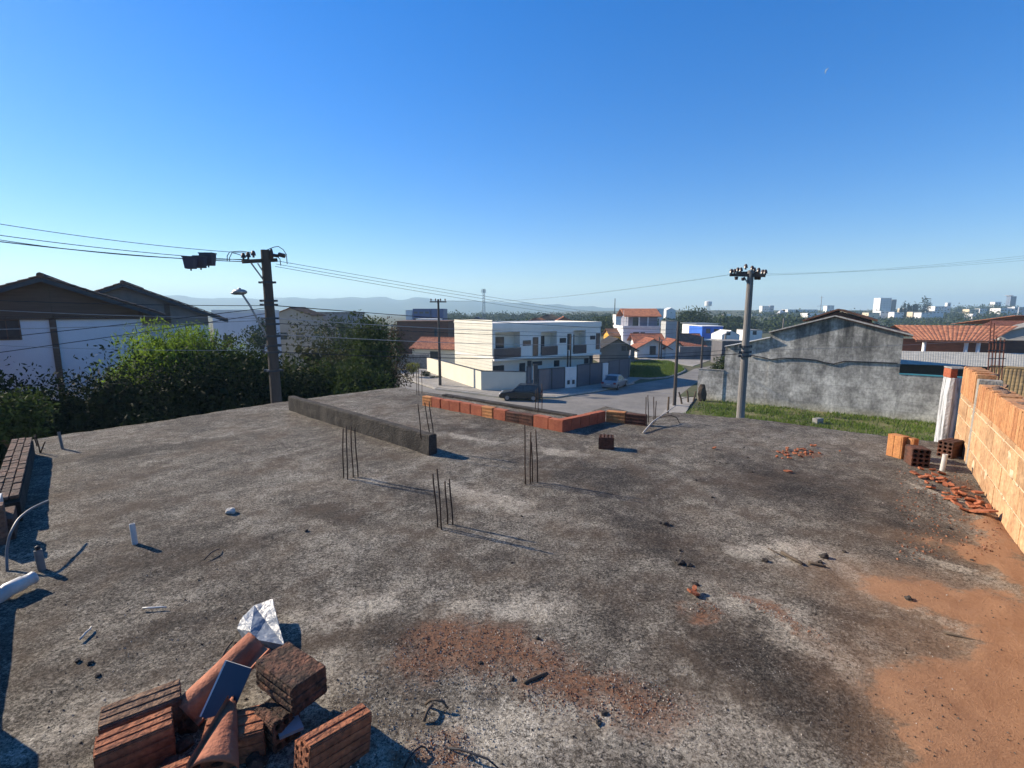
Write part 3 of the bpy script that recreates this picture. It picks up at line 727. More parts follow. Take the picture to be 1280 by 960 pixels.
# ---- bricks standing about
def upright(px, py, wpx_, h, m, label, n=3, th=.09, yaw=0.):
    p = G(px, py); mb = MB(); L_ = wpx_
    u = Vector((math.cos(yaw), math.sin(yaw), 0)); v = Vector((-u.y, u.x, 0))
    o = brick_mesh('hollow_brick', m, h, 2, 4, th/2, cr=L_/4, label=label)
    # cells lie in y,z; x is the brick's length: stand it up
    x, y_, z = Vector((0,0,1)), v, u
    M4 = Matrix((x, y_, z)).transposed().to_4x4(); M4.translation = Vector((p.x, p.y, -.005)) - u*(L_/2); o.matrix_world = M4
    return o
upright(757.5,562, .17, .15, m_brick_dk, 'dark hollow brick standing alone in the middle of roof slab', yaw=R(-12), th=.15)
upright(1130,573, .10, .25, m_brick_or, 'orange ribbed hollow brick standing upright near orange wall, outer of two', yaw=R(15), th=.16)
upright(1142,575, .07, .24, m_brick_or, 'orange ribbed hollow brick standing upright near orange wall, inner of two', yaw=R(12), th=.16)
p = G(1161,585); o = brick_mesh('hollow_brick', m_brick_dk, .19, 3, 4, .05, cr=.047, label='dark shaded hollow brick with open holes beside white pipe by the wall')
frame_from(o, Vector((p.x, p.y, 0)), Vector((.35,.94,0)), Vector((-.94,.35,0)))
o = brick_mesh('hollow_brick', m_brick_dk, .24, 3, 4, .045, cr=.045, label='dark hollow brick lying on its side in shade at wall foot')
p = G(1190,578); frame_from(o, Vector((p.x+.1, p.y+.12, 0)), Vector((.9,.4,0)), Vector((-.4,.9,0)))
o = stub(1177.5,588, .17, .022, m_pvc, 'small bright white pipe upright in front of dark bricks by wall', (.012,.0))

# ---- foreground rubble pile
m_or2 = mat('worn_orange_clay', (.33,.125,.06), (.15,.062,.036), 9, .92, .6, 60, famt=.3, fscale=45, island=.08)
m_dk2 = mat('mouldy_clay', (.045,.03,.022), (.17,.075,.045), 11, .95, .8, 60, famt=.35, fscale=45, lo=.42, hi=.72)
m_lich = mat('lichen_clay', (.23,.145,.09), (.085,.045,.03), 14, .95, .8, 60, famt=.35, fscale=55)
def lay_brick(pa_, pb_, z, m, cols, rows, c, cr, label, skip=(), drop=0, lean=0.):
    a, b = G(*pa_, z), G(*pb_, z); d = b - a; d.z = 0
    o = brick_mesh('hollow_brick', m, d.length, cols, rows, c, cr=cr, skip=skip, label=label)
    frame_from(o, Vector((a.x, a.y, z - rows*cr)), d, Vector((-d.y, d.x, 0)))
    return o
lay_brick((122,912),(226,872), .135, m_lich, 3, 4, .040, .034, 'lichen covered hollow brick at the back left of the rubble pile')
lay_brick((116,948),(216,906), .135, m_or2, 3, 4, .034, .034, 'orange hollow brick lying in front of the lichen covered one')
lay_brick((150,1012),(236,976), .12, m_or2, 3, 3, .034, .034, 'orange hollow brick cut off by the bottom edge of picture')
# right brick with open holes
o = brick_mesh('hollow_brick', m_or2, .235, 3, 5, .034, cr=.033, skip=((2,4),), label='broken orange hollow brick with open holes on right of pile')
frame_from(o, G(380,944,.165) - Vector((0,0,.165)) + Vector((0,0,.01)), Vector((.66,.75,-.12)), Vector((-.76,.64,0)))
# black mossy block on top
A, B, Cc = G(366,861,.235), G(319,826,.235), G(412,835,.235)
u, v = B - A, Cc - A; v = v - u.normalized()*u.normalized().dot(v)
mb = MB(); H_ = .115; n_u = u.normalized(); n_v = v.normalized()
c_ = A - Vector((0,0,H_)); mb.obox(c_, u, v, Vector((0,0,H_)))
for k in range(2):
    mb.obox(c_ - n_v*.006 + Vector((0,0,.012+k*.036)) + n_u*.004, u - n_u*.008, n_v*.008, Vector((0,0,.024)))
    mb.obox(c_ - n_u*.006 + Vector((0,0,.012+k*.036)) + n_v*.004, v - n_v*.008, n_u*.008, Vector((0,0,.024)))
mb.obox(c_ - n_v*.007 + Vector((0,0,.084)) + n_u*.004, u - n_u*.008, n_v*.009, Vector((0,0,.024)))
o = mb.build('clay_block', m_dk2, loc=c_, bevel=.006); tag(o, 'dark mouldy clay block with an orange worn top on the pile', 'brick')
# support brick under it
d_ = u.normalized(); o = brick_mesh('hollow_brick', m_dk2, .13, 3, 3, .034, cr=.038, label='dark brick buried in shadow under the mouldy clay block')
frame_from(o, A - Vector((0,0,H_+.116)) + n_v*.035 + n_u*.03, n_u, n_v if n_u.cross(n_v).z > 0 else -n_v)

def rough(o, s=.004, lv=2, sc=.03):
    md = o.modifiers.new('sub', 'SUBSURF'); md.subdivision_type = 'SIMPLE'; md.levels = md.render_levels = lv
    tx = bpy.data.textures.get('chips') or bpy.data.textures.new('chips', 'CLOUDS'); tx.noise_scale = sc; tx.noise_depth = 3
    md = o.modifiers.new('chip', 'DISPLACE'); md.texture = tx; md.strength = s; md.mid_level = .5
for o in [q for q in bpy.data.objects if q.name.startswith('hollow_brick') and q.matrix_world.translation.y < 2.2 and q.matrix_world.translation.x < 0]: rough(o, .005)
rough(bpy.data.objects['clay_block'], .008, 4)
def curved_tile(name, L, w_, rise, m, label, taper=.8, lip=.05, broken=0, seed=0):
    mb = MB(); nx_, ny_ = 14, 14; th = .012; r1 = random.Random(seed)
    cut = [r1.uniform(-1,1)*broken for _ in range(ny_+1)]
    for side in (0, 1):
        for i in range(nx_+1):
            f = i/nx_; k = 1 - (1-taper)*f
            for j in range(ny_+1):
                g = j/ny_; x = L*f + (cut[j] if i == nx_ else 0)
                if g < .72: a = math.pi*(g/.72); yy = -w_*k*math.cos(a)*.5; zz = rise*k*math.sin(a)
                else: q = (g-.72)/.28; yy = w_*k*.5 + lip*q; zz = .022*q**2
                nn_ = noise.noise(Vector((x*9, yy*9, seed)))*.003
                mb.v.append((x, yy, zz + nn_ - (th if side else 0)*(1 if g > .1 and g < .68 else .9)))
    W_ = ny_+1; T = (nx_+1)*W_
    for i in range(nx_):
        for j in range(ny_):
            a = i*W_+j; mb.f += [(a, a+1, a+W_+1, a+W_), (T+a, T+a+W_, T+a+W_+1, T+a+1)]; mb.m += [0,0]
    for i in range(nx_):
        for j in (0, ny_): a = i*W_+j; mb.f.append((a, a+W_, T+a+W_, T+a)); mb.m.append(0)
    for j in range(ny_):
        for i in (0, nx_): a = i*W_+j; mb.f.append((a, a+1, T+a+1, T+a)); mb.m.append(0)
    o = mb.build(name, m, smooth=True); return tag(o, label, 'roof tile')
def orient(o, c, x, up):
    x = Vector(x).normalized(); y_ = Vector(up).cross(x).normalized(); z = x.cross(y_)
    M4 = Matrix((x, y_, z)).transposed().to_4x4(); M4.translation = Vector(c); o.matrix_world = M4
m_tilef = mat('smooth_roof_clay', (.42,.16,.085), (.28,.095,.05), 6, .8, .35, 60, famt=.15, fscale=30)
a, b = G(232,892,.05), G(318,806,.17)
o = curved_tile('roof_tile', (b-a).length*1.05, -.125, .06, m_tilef, 'long curved orange clay roof tile leaning across the rubble pile', .95, -.06)
orient(o, a, b-a, Vector((-.2,-.25,1)))
a, b = G(268,962,.11), G(292,872,.14)
o = curved_tile('roof_tile', (b-a).length, .15, .045, m_tilef, 'broken curved clay tile shard pointing up at the front of pile', .12, .012, .02, 4)
orient(o, a, b-a, Vector((.6,-.5,1)))
# shaded flat block under shard
o = brick_mesh('hollow_brick', m_or2, .20, 3, 3, .045, cr=.036, label='worn brick beneath the broken clay tile shard')
a = G(246,932,.1); frame_from(o, Vector((a.x+.02,a.y-.02,0)), Vector((.9,.35,0)), Vector((-.35,.9,0)))
# ceramic strip, shade painted into its face, lit edge left white
a, b, c2_ = G(252,896,.09), G(284,826,.24), G(316,834,.22)
m_cer = mat('shade_dark_face', (.025,.03,.05), (.03,.037,.06), 5, .4, spec=.5)
u = b - a; v = (c2_ - b); v = v - u.normalized()*u.normalized().dot(v); nn = u.cross(v).normalized()
if nn.y > 0: nn = -nn
tl = thing('ceramic_tile', 'narrow ceramic strip with shade-dark face and white lit edge leaning on the pile', 'tile', a)
MB().obox(a, u, v, nn*.004).build('shaded_face', m_cer, tl, world=True)
MB().obox(a - nn*.0085 - v.normalized()*.007, u, v, nn*.0118).build('body', m_pvc, tl, world=True)
# crumpled white sheet
m_sheet = mat('white_sheet_metal', (.20,.225,.255), (.14,.165,.195), 10, .45, .3, 30, spec=.5)
g = {0:(296,786,.03),1:(304,770,.06),2:(318,757,.07),3:(340,748,.10),4:(345,768,.09),5:(355,806,.05),6:(318,799,.06),7:(313,789,.075),8:(332,776,.05),9:(345,812,.01),10:(305,800,.0)}
vsx = [G(*g[i]) for i in range(11)]
fs = [(0,1,7),(1,2,7),(2,8,7),(2,3,8),(3,4,8),(4,5,8),(8,5,6),(7,8,6),(0,7,6),(0,6,10),(6,5,9),(6,9,10)]
mb = MB().add(vsx, fs); o = mb.build('metal_sheet', m_sheet, loc=vsx[0]); tag(o, 'crumpled pale sheet of metal behind the rubble pile', 'sheet')
md = o.modifiers.new('sub', 'SUBSURF'); md.subdivision_type = 'SIMPLE'; md.levels = md.render_levels = 4
tx = bpy.data.textures.new('dents', 'CLOUDS'); tx.noise_scale = .05; md = o.modifiers.new('dent', 'DISPLACE'); md.texture = tx; md.strength = .012; md.mid_level = .5
md = o.modifiers.new('thick', 'SOLIDIFY'); md.thickness = .004 
# white board under the block
a = G(333,884,.10); b = G(350,925,.05); c2_ = G(380,912,.06)
o = MB().obox(a, b-a, (c2_-b), Vector((0,0,.012))).build('white_board', m_sheet, loc=a); tag(o, 'pale blue white board poking out beneath the mouldy block', 'board')
# extra lumps of rubble in the pile's shadows
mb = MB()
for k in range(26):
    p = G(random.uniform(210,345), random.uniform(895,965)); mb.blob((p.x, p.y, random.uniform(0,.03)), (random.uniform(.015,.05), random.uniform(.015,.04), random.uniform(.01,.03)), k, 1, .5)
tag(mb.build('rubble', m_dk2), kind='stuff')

# ---- scattered debris
def stone(px, py, r, m, label, cat='stone', group=None, seed=0, flat=.7, name='stone'):
    p = G(px, py); mb = MB().blob((0,0,0), (r, r*.8, r*flat), seed, 2, .6)
    o = mb.build(name, m); o.location = (p.x, p.y, hgt(p.x,p.y) + r*flat*.5); o.rotation_euler = (0,0,seed*1.3); return tag(o, label, cat, group)
m_clod = mat('dark_clod', (.03,.027,.024), (.06,.05,.042), 20, .95, .5, 90)
m_pale = mat('pale_rubble', (.55,.52,.45), (.36,.33,.28), 14, .95, .6, 60)
stone(288,641, .042, m_pale, 'pale lump of plaster on left slab', 'rubble', seed=2)
dk = [(833,656,.028),(825,654,.018),(849,704,.032),(862,707,.02),(383,664,.016),(935,573,.016),(900,579,.014),(893,577,.012),(890,622,.013),(1030,697,.028),(1025,703,.018),(956,701,.022),(908,580,.012),(850,688,.012),(869,731,.02),(640,703,.01),(652,646,.012),(940,590,.012),(1135,753,.022),(97,826,.014),(113,829,.014),(122,845,.012),(560,605,.01),(640,850,.014),(755,893,.016),(748,905,.014),(672,799,.014),(600,830,.012),(1055,690,.014),(1215,702,.012),(1186,661,.018),(870,600,.012),(930,560,.012)]
for i, (x, y, r) in enumerate(dk): stone(x, y, r, m_clod, 'small dark clod of mortar lying loose on the roof slab', 'clod', 'dark clods on the slab', i, .6, 'mortar_clod')
m_shard = mat('terracotta_shard', (.40,.14,.065), (.24,.08,.042), 12, .9, .5, 80, island=.2, famt=.2, fscale=60)
def shard(px, py, s_, label, group, seed):
    r1 = random.Random(seed); p = G(px, py); mb = MB(); k = r1.choice((4,5,5,6))
    poly = [((.7+.5*r1.random())*s_*math.cos(6.283*j/k), (.4+.4*r1.random())*s_*math.sin(6.283*j/k)) for j in range(k)]
    mb.slab(poly, -.007, .007); o = mb.build('tile_shard', m_shard, bevel=.0015)
    o.location = (p.x, p.y, hgt(p.x,p.y) + r1.uniform(.008,.03)); o.rotation_euler = (r1.uniform(-.45,.45), r1.uniform(-.45,.45), r1.uniform(0,6.28)); return tag(o, label, 'tile shard', group)
r1 = random.Random(21)
for i in range(46):
    t = r1.random()**.8; x = 1150 + 80*t + r1.uniform(-14,14); y = 588 + 55*t + r1.uniform(-9,7)
    shard(x, y, r1.uniform(.02,.06), 'broken clay tile shard in the litter at the foot of orange wall', 'shards along the orange wall', i)
for i in range(34):
    x = r1.gauss(1000,17); y = 567 + r1.gauss(0,3.2)
    shard(x, y, r1.uniform(.012,.032), 'small broken clay shard in the little heap on right slab', 'shards in the little heap', 100+i)
shard(985,591, .04, 'lone orange clay shard below the little heap of shards', None, 201)
shard(893,562, .03, 'lone orange clay shard left of the little heap of shards', None, 207)
shard(1227,646, .085, 'largest orange tile piece lying against orange wall', None, 202); shard(1197,632, .06, 'flat orange tile piece at the edge of the wall litter', None, 203)
shard(866,744, .035, 'red clay shard on the grit patch at centre right', None, 204); shard(868,741, .02, 'tiny red clay chip beside the shard on the grit', None, 205)
# sticks
m_stick = mat('dry_stick', (.06,.045,.035), (.11,.085,.06), 12, .9)
def stick(a, b, r, label, z=.012, m=None, bend=.0, name='stick'):
    a, b = G(*a, z), G(*b, z); mid = a.lerp(b,.5) + Vector((0,0,bend)); o = MB().tube([a, a.lerp(mid,.5)+Vector((0,0,bend*.3)), mid, mid.lerp(b,.5)+Vector((.004,.004,bend*.3)), b], [r, r*.95, r, r*.9, r*.6], 6).build(name, m or m_stick, loc=a, smooth=True)
    return tag(o, label, 'stick')
stick((655,853),(684,841), .008, 'straight dark stick on the terracotta grit patch')
stick((977,690),(1003,705), .012, 'short dark stick on pale cement patch at right')
stick((1010,702),(1032,708), .010, 'short stick stub beside the pale cement patch clod')
stick((532,880),(560,886), .006, 'forked black twig lying left of the grit patch', bend=.03); stick((530,902),(541,882), .007, 'upright arm of the forked black twig', bend=.02)
stick((100,799),(114,783), .006, 'pale thin stick on left slab', m=m_pale)
stick((178,760),(208,759), .005, 'small white plastic strip on left slab', m=m_pvc)
stick((272,836),(292,800), .006, 'black twig lying behind the curved roof tile', bend=.02)
stick((505,960),(532,935), .004, 'thin wire at the bottom of slab, left piece', m=m_wire, bend=.03); stick((560,935),(625,962), .004, 'thin curved wire at the bottom edge of slab', m=m_wire, bend=.02)
stick((255,700),(275,686), .004, 'small bent wire on left slab beyond the white pipe stub', m=m_wire, bend=.015)
stick((1180,790),(1260,812), .006, 'thin stick in the orange sand', m=m_stick)
stick((960,685),(976,694), .005, 'thin straw left of the pale cement patch')
# dry branch over the edge
t = thing('dry_branch', 'dry arching branch with a few leaves fallen over the slab edge', 'branch', G(804,541))
bp_ = [G(804,541,.01), G(816,527,.08), G(832,516,.14), G(845,507,.25)]
MB().tube(bp_, [.012,.011,.009,.005], 6).build('stem', m_pale, t, world=True, smooth=True)
bp2 = [G(824,522,.10), G(838,519,.14), G(846,522,.10), G(850,530,.01)]
MB().tube(bp2, [.008,.007,.006,.004], 6).build('twig', m_stick, t, world=True, smooth=True)
# ================================================================ vegetation
def crown_mesh(name, m, rx, ry, rz, n, leaf, nclump=26, seed=0, cr=.42, narrow=1.0, shell=.55, droop=0, core=.0):
    r = np.random.default_rng(seed)
    d = r.normal(size=(nclump, 3)); d /= np.linalg.norm(d, axis=1)[:, None]
    rad = shell + (1 - shell) * r.random(nclump) ** .6
    cc = d * rad[:, None] * (1 - cr*.55)
    cs = cr * r.uniform(.55, 1.25, nclump)
    idx = r.integers(0, nclump, n)
    q = r.normal(size=(n, 3)); q /= np.linalg.norm(q, axis=1)[:, None]; q *= (r.random(n) ** .45)[:, None]
    p = (cc[idx] + q * cs[idx][:, None]) * np.array([rx, ry, rz])
    az = r.uniform(0, 6.283, n); tl = r.normal(0, .8, n); s_ = leaf * r.uniform(.55, 1.35, n)
    a = np.stack([np.cos(az)*np.cos(tl), np.sin(az)*np.cos(tl), np.sin(tl) - droop], 1)
    b = np.cross(a, r.normal(size=(n, 3))); b /= np.linalg.norm(b, axis=1)[:, None] + 1e-9
    a *= s_[:, None]; b *= (s_ * .42 * narrow)[:, None]
    if core:
        k = int(n*core); p[:k] *= .62; a[:k] *= 2.6; b[:k] *= 4.5
    vs = np.stack([p - a*.5, p + b*.5 - a*.02, p + a*.5, p - b*.5 - a*.02], 1).reshape(-1, 3)
    me = bpy.data.meshes.new(name); me.vertices.add(4*n); me.vertices.foreach_set('co', vs.ravel())
    me.loops.add(4*n); me.loops.foreach_set('vertex_index', np.arange(4*n)); me.polygons.add(n)
    me.polygons.foreach_set('loop_start', np.arange(0, 4*n, 4)); me.polygons.foreach_set('loop_total', np.full(n, 4))
    me.materials.append(m); me.update(); me.validate()
    return me, cc * np.array([rx, ry, rz])
def tree(px, pytop, Y, rx, rz, n, leaf, m, label, name='tree', seed=0, ry=None, zg=None, nclump=26, cat='tree', group=None, trunk=.16, cr=.42, narrow=1., shell=.55, droop=0, core=.0):
    top = D(px, pytop, Y); zg = tz(top.x, top.y) if zg is None else zg
    t = thing(name, label, cat, (top.x, top.y, zg), 0, group); ry = ry or rx
    me, cc = crown_mesh('crown', m, rx, ry, rz, n, leaf, nclump, seed, cr, narrow, shell, droop, core)
    o = bpy.data.objects.new('crown', me); C.objects.link(o); o.parent = t; zc = top.z - zg - rz*.97; o.location = (0, 0, zc)
    mb = MB(); base_h = max(.2, zc - rz*.6)
    mb.tube([(0,0,-.1),(trunk*.3,0,base_h*.5),(0,trunk*.4,base_h)], [trunk*1.2, trunk, trunk*.8], 8)
    for c in cc[:9]:
        e = Vector((c[0]*.9, c[1]*.9, zc + c[2]*.9)); s0 = Vector((0, trunk*.4, base_h*.95))
        mb.tube([s0, s0.lerp(e,.5) + Vector((0,0,rz*.08)), e], [trunk*.5, trunk*.3, trunk*.08], 5)
    mb.build('trunk', m_bark, t, smooth=True); return t
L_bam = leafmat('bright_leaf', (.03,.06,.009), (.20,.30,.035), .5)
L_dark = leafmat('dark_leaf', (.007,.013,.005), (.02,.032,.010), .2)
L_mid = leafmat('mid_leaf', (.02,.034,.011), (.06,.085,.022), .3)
L_olive = leafmat('olive_leaf', (.035,.04,.018), (.09,.09,.042), .3)
L_brown = leafmat('dry_leaf', (.06,.045,.03), (.11,.085,.05), .3)
L_wood = leafmat('far_leaf', (.018,.032,.012), (.055,.075,.024), .15)
tree(208,395,19, 2.9,2.6, 26000,.19, L_bam, 'bright feathery green tree beside the white gabled house', seed=1, narrow=.55, droop=.5, nclump=34, core=.12)
tree(300,420,18.5, 2.0,2.3, 14000,.15, L_mid, 'mid green tree between bright feathery tree and street lamp pole', seed=2, core=.12)
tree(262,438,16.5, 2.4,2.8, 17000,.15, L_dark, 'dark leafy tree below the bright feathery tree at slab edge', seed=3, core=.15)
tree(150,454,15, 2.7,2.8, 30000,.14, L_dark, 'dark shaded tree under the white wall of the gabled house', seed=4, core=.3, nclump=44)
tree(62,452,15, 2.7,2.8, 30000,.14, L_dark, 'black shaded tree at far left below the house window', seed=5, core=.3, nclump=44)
tree(5,486,11, .9,.8, 3600,.12, L_mid, 'small tree with sunlit yellow green top at the left edge', seed=6, core=.12)
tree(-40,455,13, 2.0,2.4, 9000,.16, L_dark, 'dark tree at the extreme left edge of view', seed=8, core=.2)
tree(388,408,23, 2.4,2.9, 15000,.17, L_olive, 'olive green tree with pale flowers just right of lamp pole', seed=10, core=.06)
tree(447,388,27, 2.4,3.2, 14000,.18, L_mid, 'tall green tree right of the lamp pole, left of corner street', seed=11, core=.06)
tree(483,398,30, 1.6,3.0, 6000,.16, L_brown, 'sparse brownish half bare tree at the corner street', seed=12, shell=.3)
tree(415,440,20, 2.4,2.4, 15000,.16, L_mid, 'broad dark green tree directly beyond the slab behind upstand beam', seed=13, core=.1)
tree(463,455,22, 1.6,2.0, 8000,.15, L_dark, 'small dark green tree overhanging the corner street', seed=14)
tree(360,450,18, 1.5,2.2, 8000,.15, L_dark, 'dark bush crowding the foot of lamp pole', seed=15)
# little topiary and shrubs on the corner pavement
p = G(516,472,ZG)
tree(516,452,p.y, .95,.75, 1500,.16, leafmat('yellow_leaf',(.10,.12,.02),(.22,.22,.04),.3), 'small clipped round yellow green tree on the corner pavement', seed=20, trunk=.07, shell=.75)
tree(532,463,G(532,471,ZG).y, .7,.5, 900,.15, L_dark, 'low dark round shrub beside the cream boundary wall', 'shrub', seed=21, cat='shrub', trunk=.05)
tree(545,470,G(547,473,ZG).y, .8,.2, 500,.15, L_olive, 'flat low plants along the foot of cream wall', 'shrub', seed=22, cat='shrub', trunk=.04)
tree(912,443,52, 1.7,1.5, 1300,.5, L_mid, 'bushy green shrub behind the low grey wall', 'shrub', seed=23, narrow=.5, cat='shrub', trunk=.06)
tree(900,452,50, 1.0,.9, 600,.5, L_mid, 'smaller leafy shrub left of the bushy one behind grey wall', 'shrub', seed=24, narrow=.5, cat='shrub', trunk=.06)
# further trees told apart
tree(862,386,170, 9.5,7.5, 4200,1.2, L_wood, 'largest rounded dark tree on the skyline right of street', seed=30, trunk=.4, nclump=30)
tree(898,391,190, 9,6, 3000,1.2, L_wood, 'wide dark tree right of the largest rounded skyline tree', seed=31, trunk=.4)
tree(925,393,200, 8,6, 2600,1.2, L_wood, 'dark tree behind the right utility pole', seed=32, trunk=.4)
tree(760,395,170, 9,5, 2600,1.2, L_wood, 'dark tree rising behind the right end of townhouses', seed=33, trunk=.4)
tree(782,397,175, 6,5, 1800,1.2, L_wood, 'dark tree between townhouses and red roofed white house', seed=34, trunk=.4)
tree(590,397,150, 6,2, 900,.9, L_wood, 'low tree line clump behind the pale siding wall', seed=35, trunk=.3)
tree(645,398,140, 5,2.2, 900,.9, L_wood, 'small dark tree top above townhouse roof at left', seed=36, trunk=.3)
tree(420,392,70, 3,3, 1200,.5, L_wood, 'dark tree behind the grey flat roofed building', seed=37, trunk=.3)
tree(325,397,60, 2.0,2.4, 900,.45, L_wood, 'small dark tree beside the white building near lamp head', seed=38, trunk=.25)
for i, (px, py, w_, h_) in enumerate(((1130,378,2.6,8),(1138,378,2.6,8),(1145,376.5,2.6,9),(1156,371.5,6.5,10))):
    tree(px, py, 430, w_, h_, 700, 1.7, L_dark, ['first slender dark conifer right of the white tower block','second slender dark conifer right of the white tower block','third slender dark conifer, next to the broad one','broad dark conifer, tallest of the skyline group'][i], 'conifer', seed=40+i, trunk=.5, nclump=18, group='dark conifers on the skyline')
# far-off wood as one mass
r = np.random.default_rng(5); parts = []
def woodrow(px0, px1, Y0, Y1, nt_, h0, h1, y0, y1):
    for k in range(nt_):
        Y = r.uniform(Y0, Y1); px = r.uniform(px0, px1); X = (px-640)/F*Y*1.0
        rx, rz = r.uniform(5,9), r.uniform(h0,h1); n = 190
        d = r.normal(size=(14,3)); d /= np.linalg.norm(d,axis=1)[:,None]; d[:,2] = np.abs(d[:,2])*.9-.15
        i = r.integers(0,14,n); q = r.normal(size=(n,3))*.22
        p = (d[i]*.75 + q) * np.array([rx,rx,rz]) + np.array([X, Y, EYE + (390 - r.uniform(y0,y1))/F*Y - rz*.95])
        parts.append((p, r.uniform(.9,1.9,n)))
woodrow(835,1010,190,330,70,5,8,391,404); woodrow(1000,1300,190,300,110,5,8,399,410); woodrow(1000,1190,300,400,60,4,7,395,402); woodrow(640,840,190,300,60,4,7,396,406); woodrow(1190,1330,330,430,60,6,9,388,398); woodrow(840,1100,480,640,60,4,7,388.5,393); woodrow(1080,1330,600,700,130,5,8,384.5,390); woodrow(940,1330,440,540,170,5,8,387.5,392); woodrow(1188,1262,555,585,40,6,9,379.5,386); woodrow(820,1100,560,640,90,5,8,387.5,391); woodrow(1000,1330,385,400,60,4,6,395,399); woodrow(560,860,330,600,170,5,8,389.3,394)
woodrow(300,560,160,260,40,3,4.5,396,402)
P = np.concatenate([a for a, _ in parts]); Sz = np.concatenate([b for _, b in parts]); n = len(P)
a = r.normal(size=(n,3)); a /= np.linalg.norm(a,axis=1)[:,None]; b = np.cross(a, r.normal(size=(n,3))); b /= np.linalg.norm(b,axis=1)[:,None]
a *= Sz[:,None]; b *= (Sz*.6)[:,None]
vs_ = np.stack([P-a*.5, P+b*.5, P+a*.5, P-b*.5],1).reshape(-1,3)
me = bpy.data.meshes.new('woods'); me.vertices.add(4*n); me.vertices.foreach_set('co', vs_.ravel()); me.loops.add(4*n); me.loops.foreach_set('vertex_index', np.arange(4*n)); me.polygons.add(n)
me.polygons.foreach_set('loop_start', np.arange(0,4*n,4)); me.polygons.foreach_set('loop_total', np.full(n,4)); me.materials.append(L_wood); me.update()
o = bpy.data.objects.new('woods', me); C.objects.link(o); tag(o, kind='stuff')

# ================================================================ roofs and houses
def tiled(mb, A, B, Cr, Dr, pitch=.28, amp=.05, rows=10, mi=0, th=.06):
    """A,B eave ends, Cr above B, Dr above A on the ridge: barrel tiles running up the slope"""
    A, B, Cr, Dr = map(Vector, (A, B, Cr, Dr)); nw = max(2, int((B-A).length/pitch)); nc = nw*4
    nn = (B-A).cross(Dr-A).normalized(); nn = nn if nn.z > 0 else -nn
    o = len(mb.v)
    for j in range(rows+1):
        for sub in ((0,) if j == 0 else ((0,1) if j < rows else (0,))):
            f = j/rows; a, b = A.lerp(Dr, f), B.lerp(Cr, f)
            for i in range(nc+1):
                g = i/nc; q = a.lerp(b, g) + nn*(amp*abs(math.sin(math.pi*g*nw))**.8 + (amp*.5 if sub == 1 else 0))
                mb.v.append(tuple(q))
    R_ = (len(mb.v)-o)//(nc+1)
    for j in range(R_-1):
        for i in range(nc):
            k = o + j*(nc+1)+i; mb.f.append((k,k+1,k+nc+2,k+nc+1)); mb.m.append(mi)
    mb.obox(A - nn*(th+.01), B-A, Dr-A, nn*th, mi) if abs(((B-A)-(Cr-Dr)).length) < .01 else None
    return mb
def window(t, x0, x1, z0, z1, y=0., fm=None, gm=None, name='window', mull=1, out=.03):
    mb = MB(); f = .05 if (x1-x0) < 1.2 else .06
    mb.box(x0-f, x0, y-out, y+.04, z0-f, z1+f); mb.box(x1, x1+f, y-out, y+.04, z0-f, z1+f); mb.box(x0, x1, y-out, y+.04, z1, z1+f); mb.box(x0, x1, y-out, y+.04, z0-f, z0)
    for k in range(mull): xm = x0 + (x1-x0)*(k+1)/(mull+1); mb.box(xm-.02, xm+.02, y-out*.6, y+.03, z0, z1)
    o = mb.build(name, fm or m_frame, t)
    MB().box(x0, x1, y-.008, y+.02, z0, z1).build('pane', gm or m_glass, o); return o
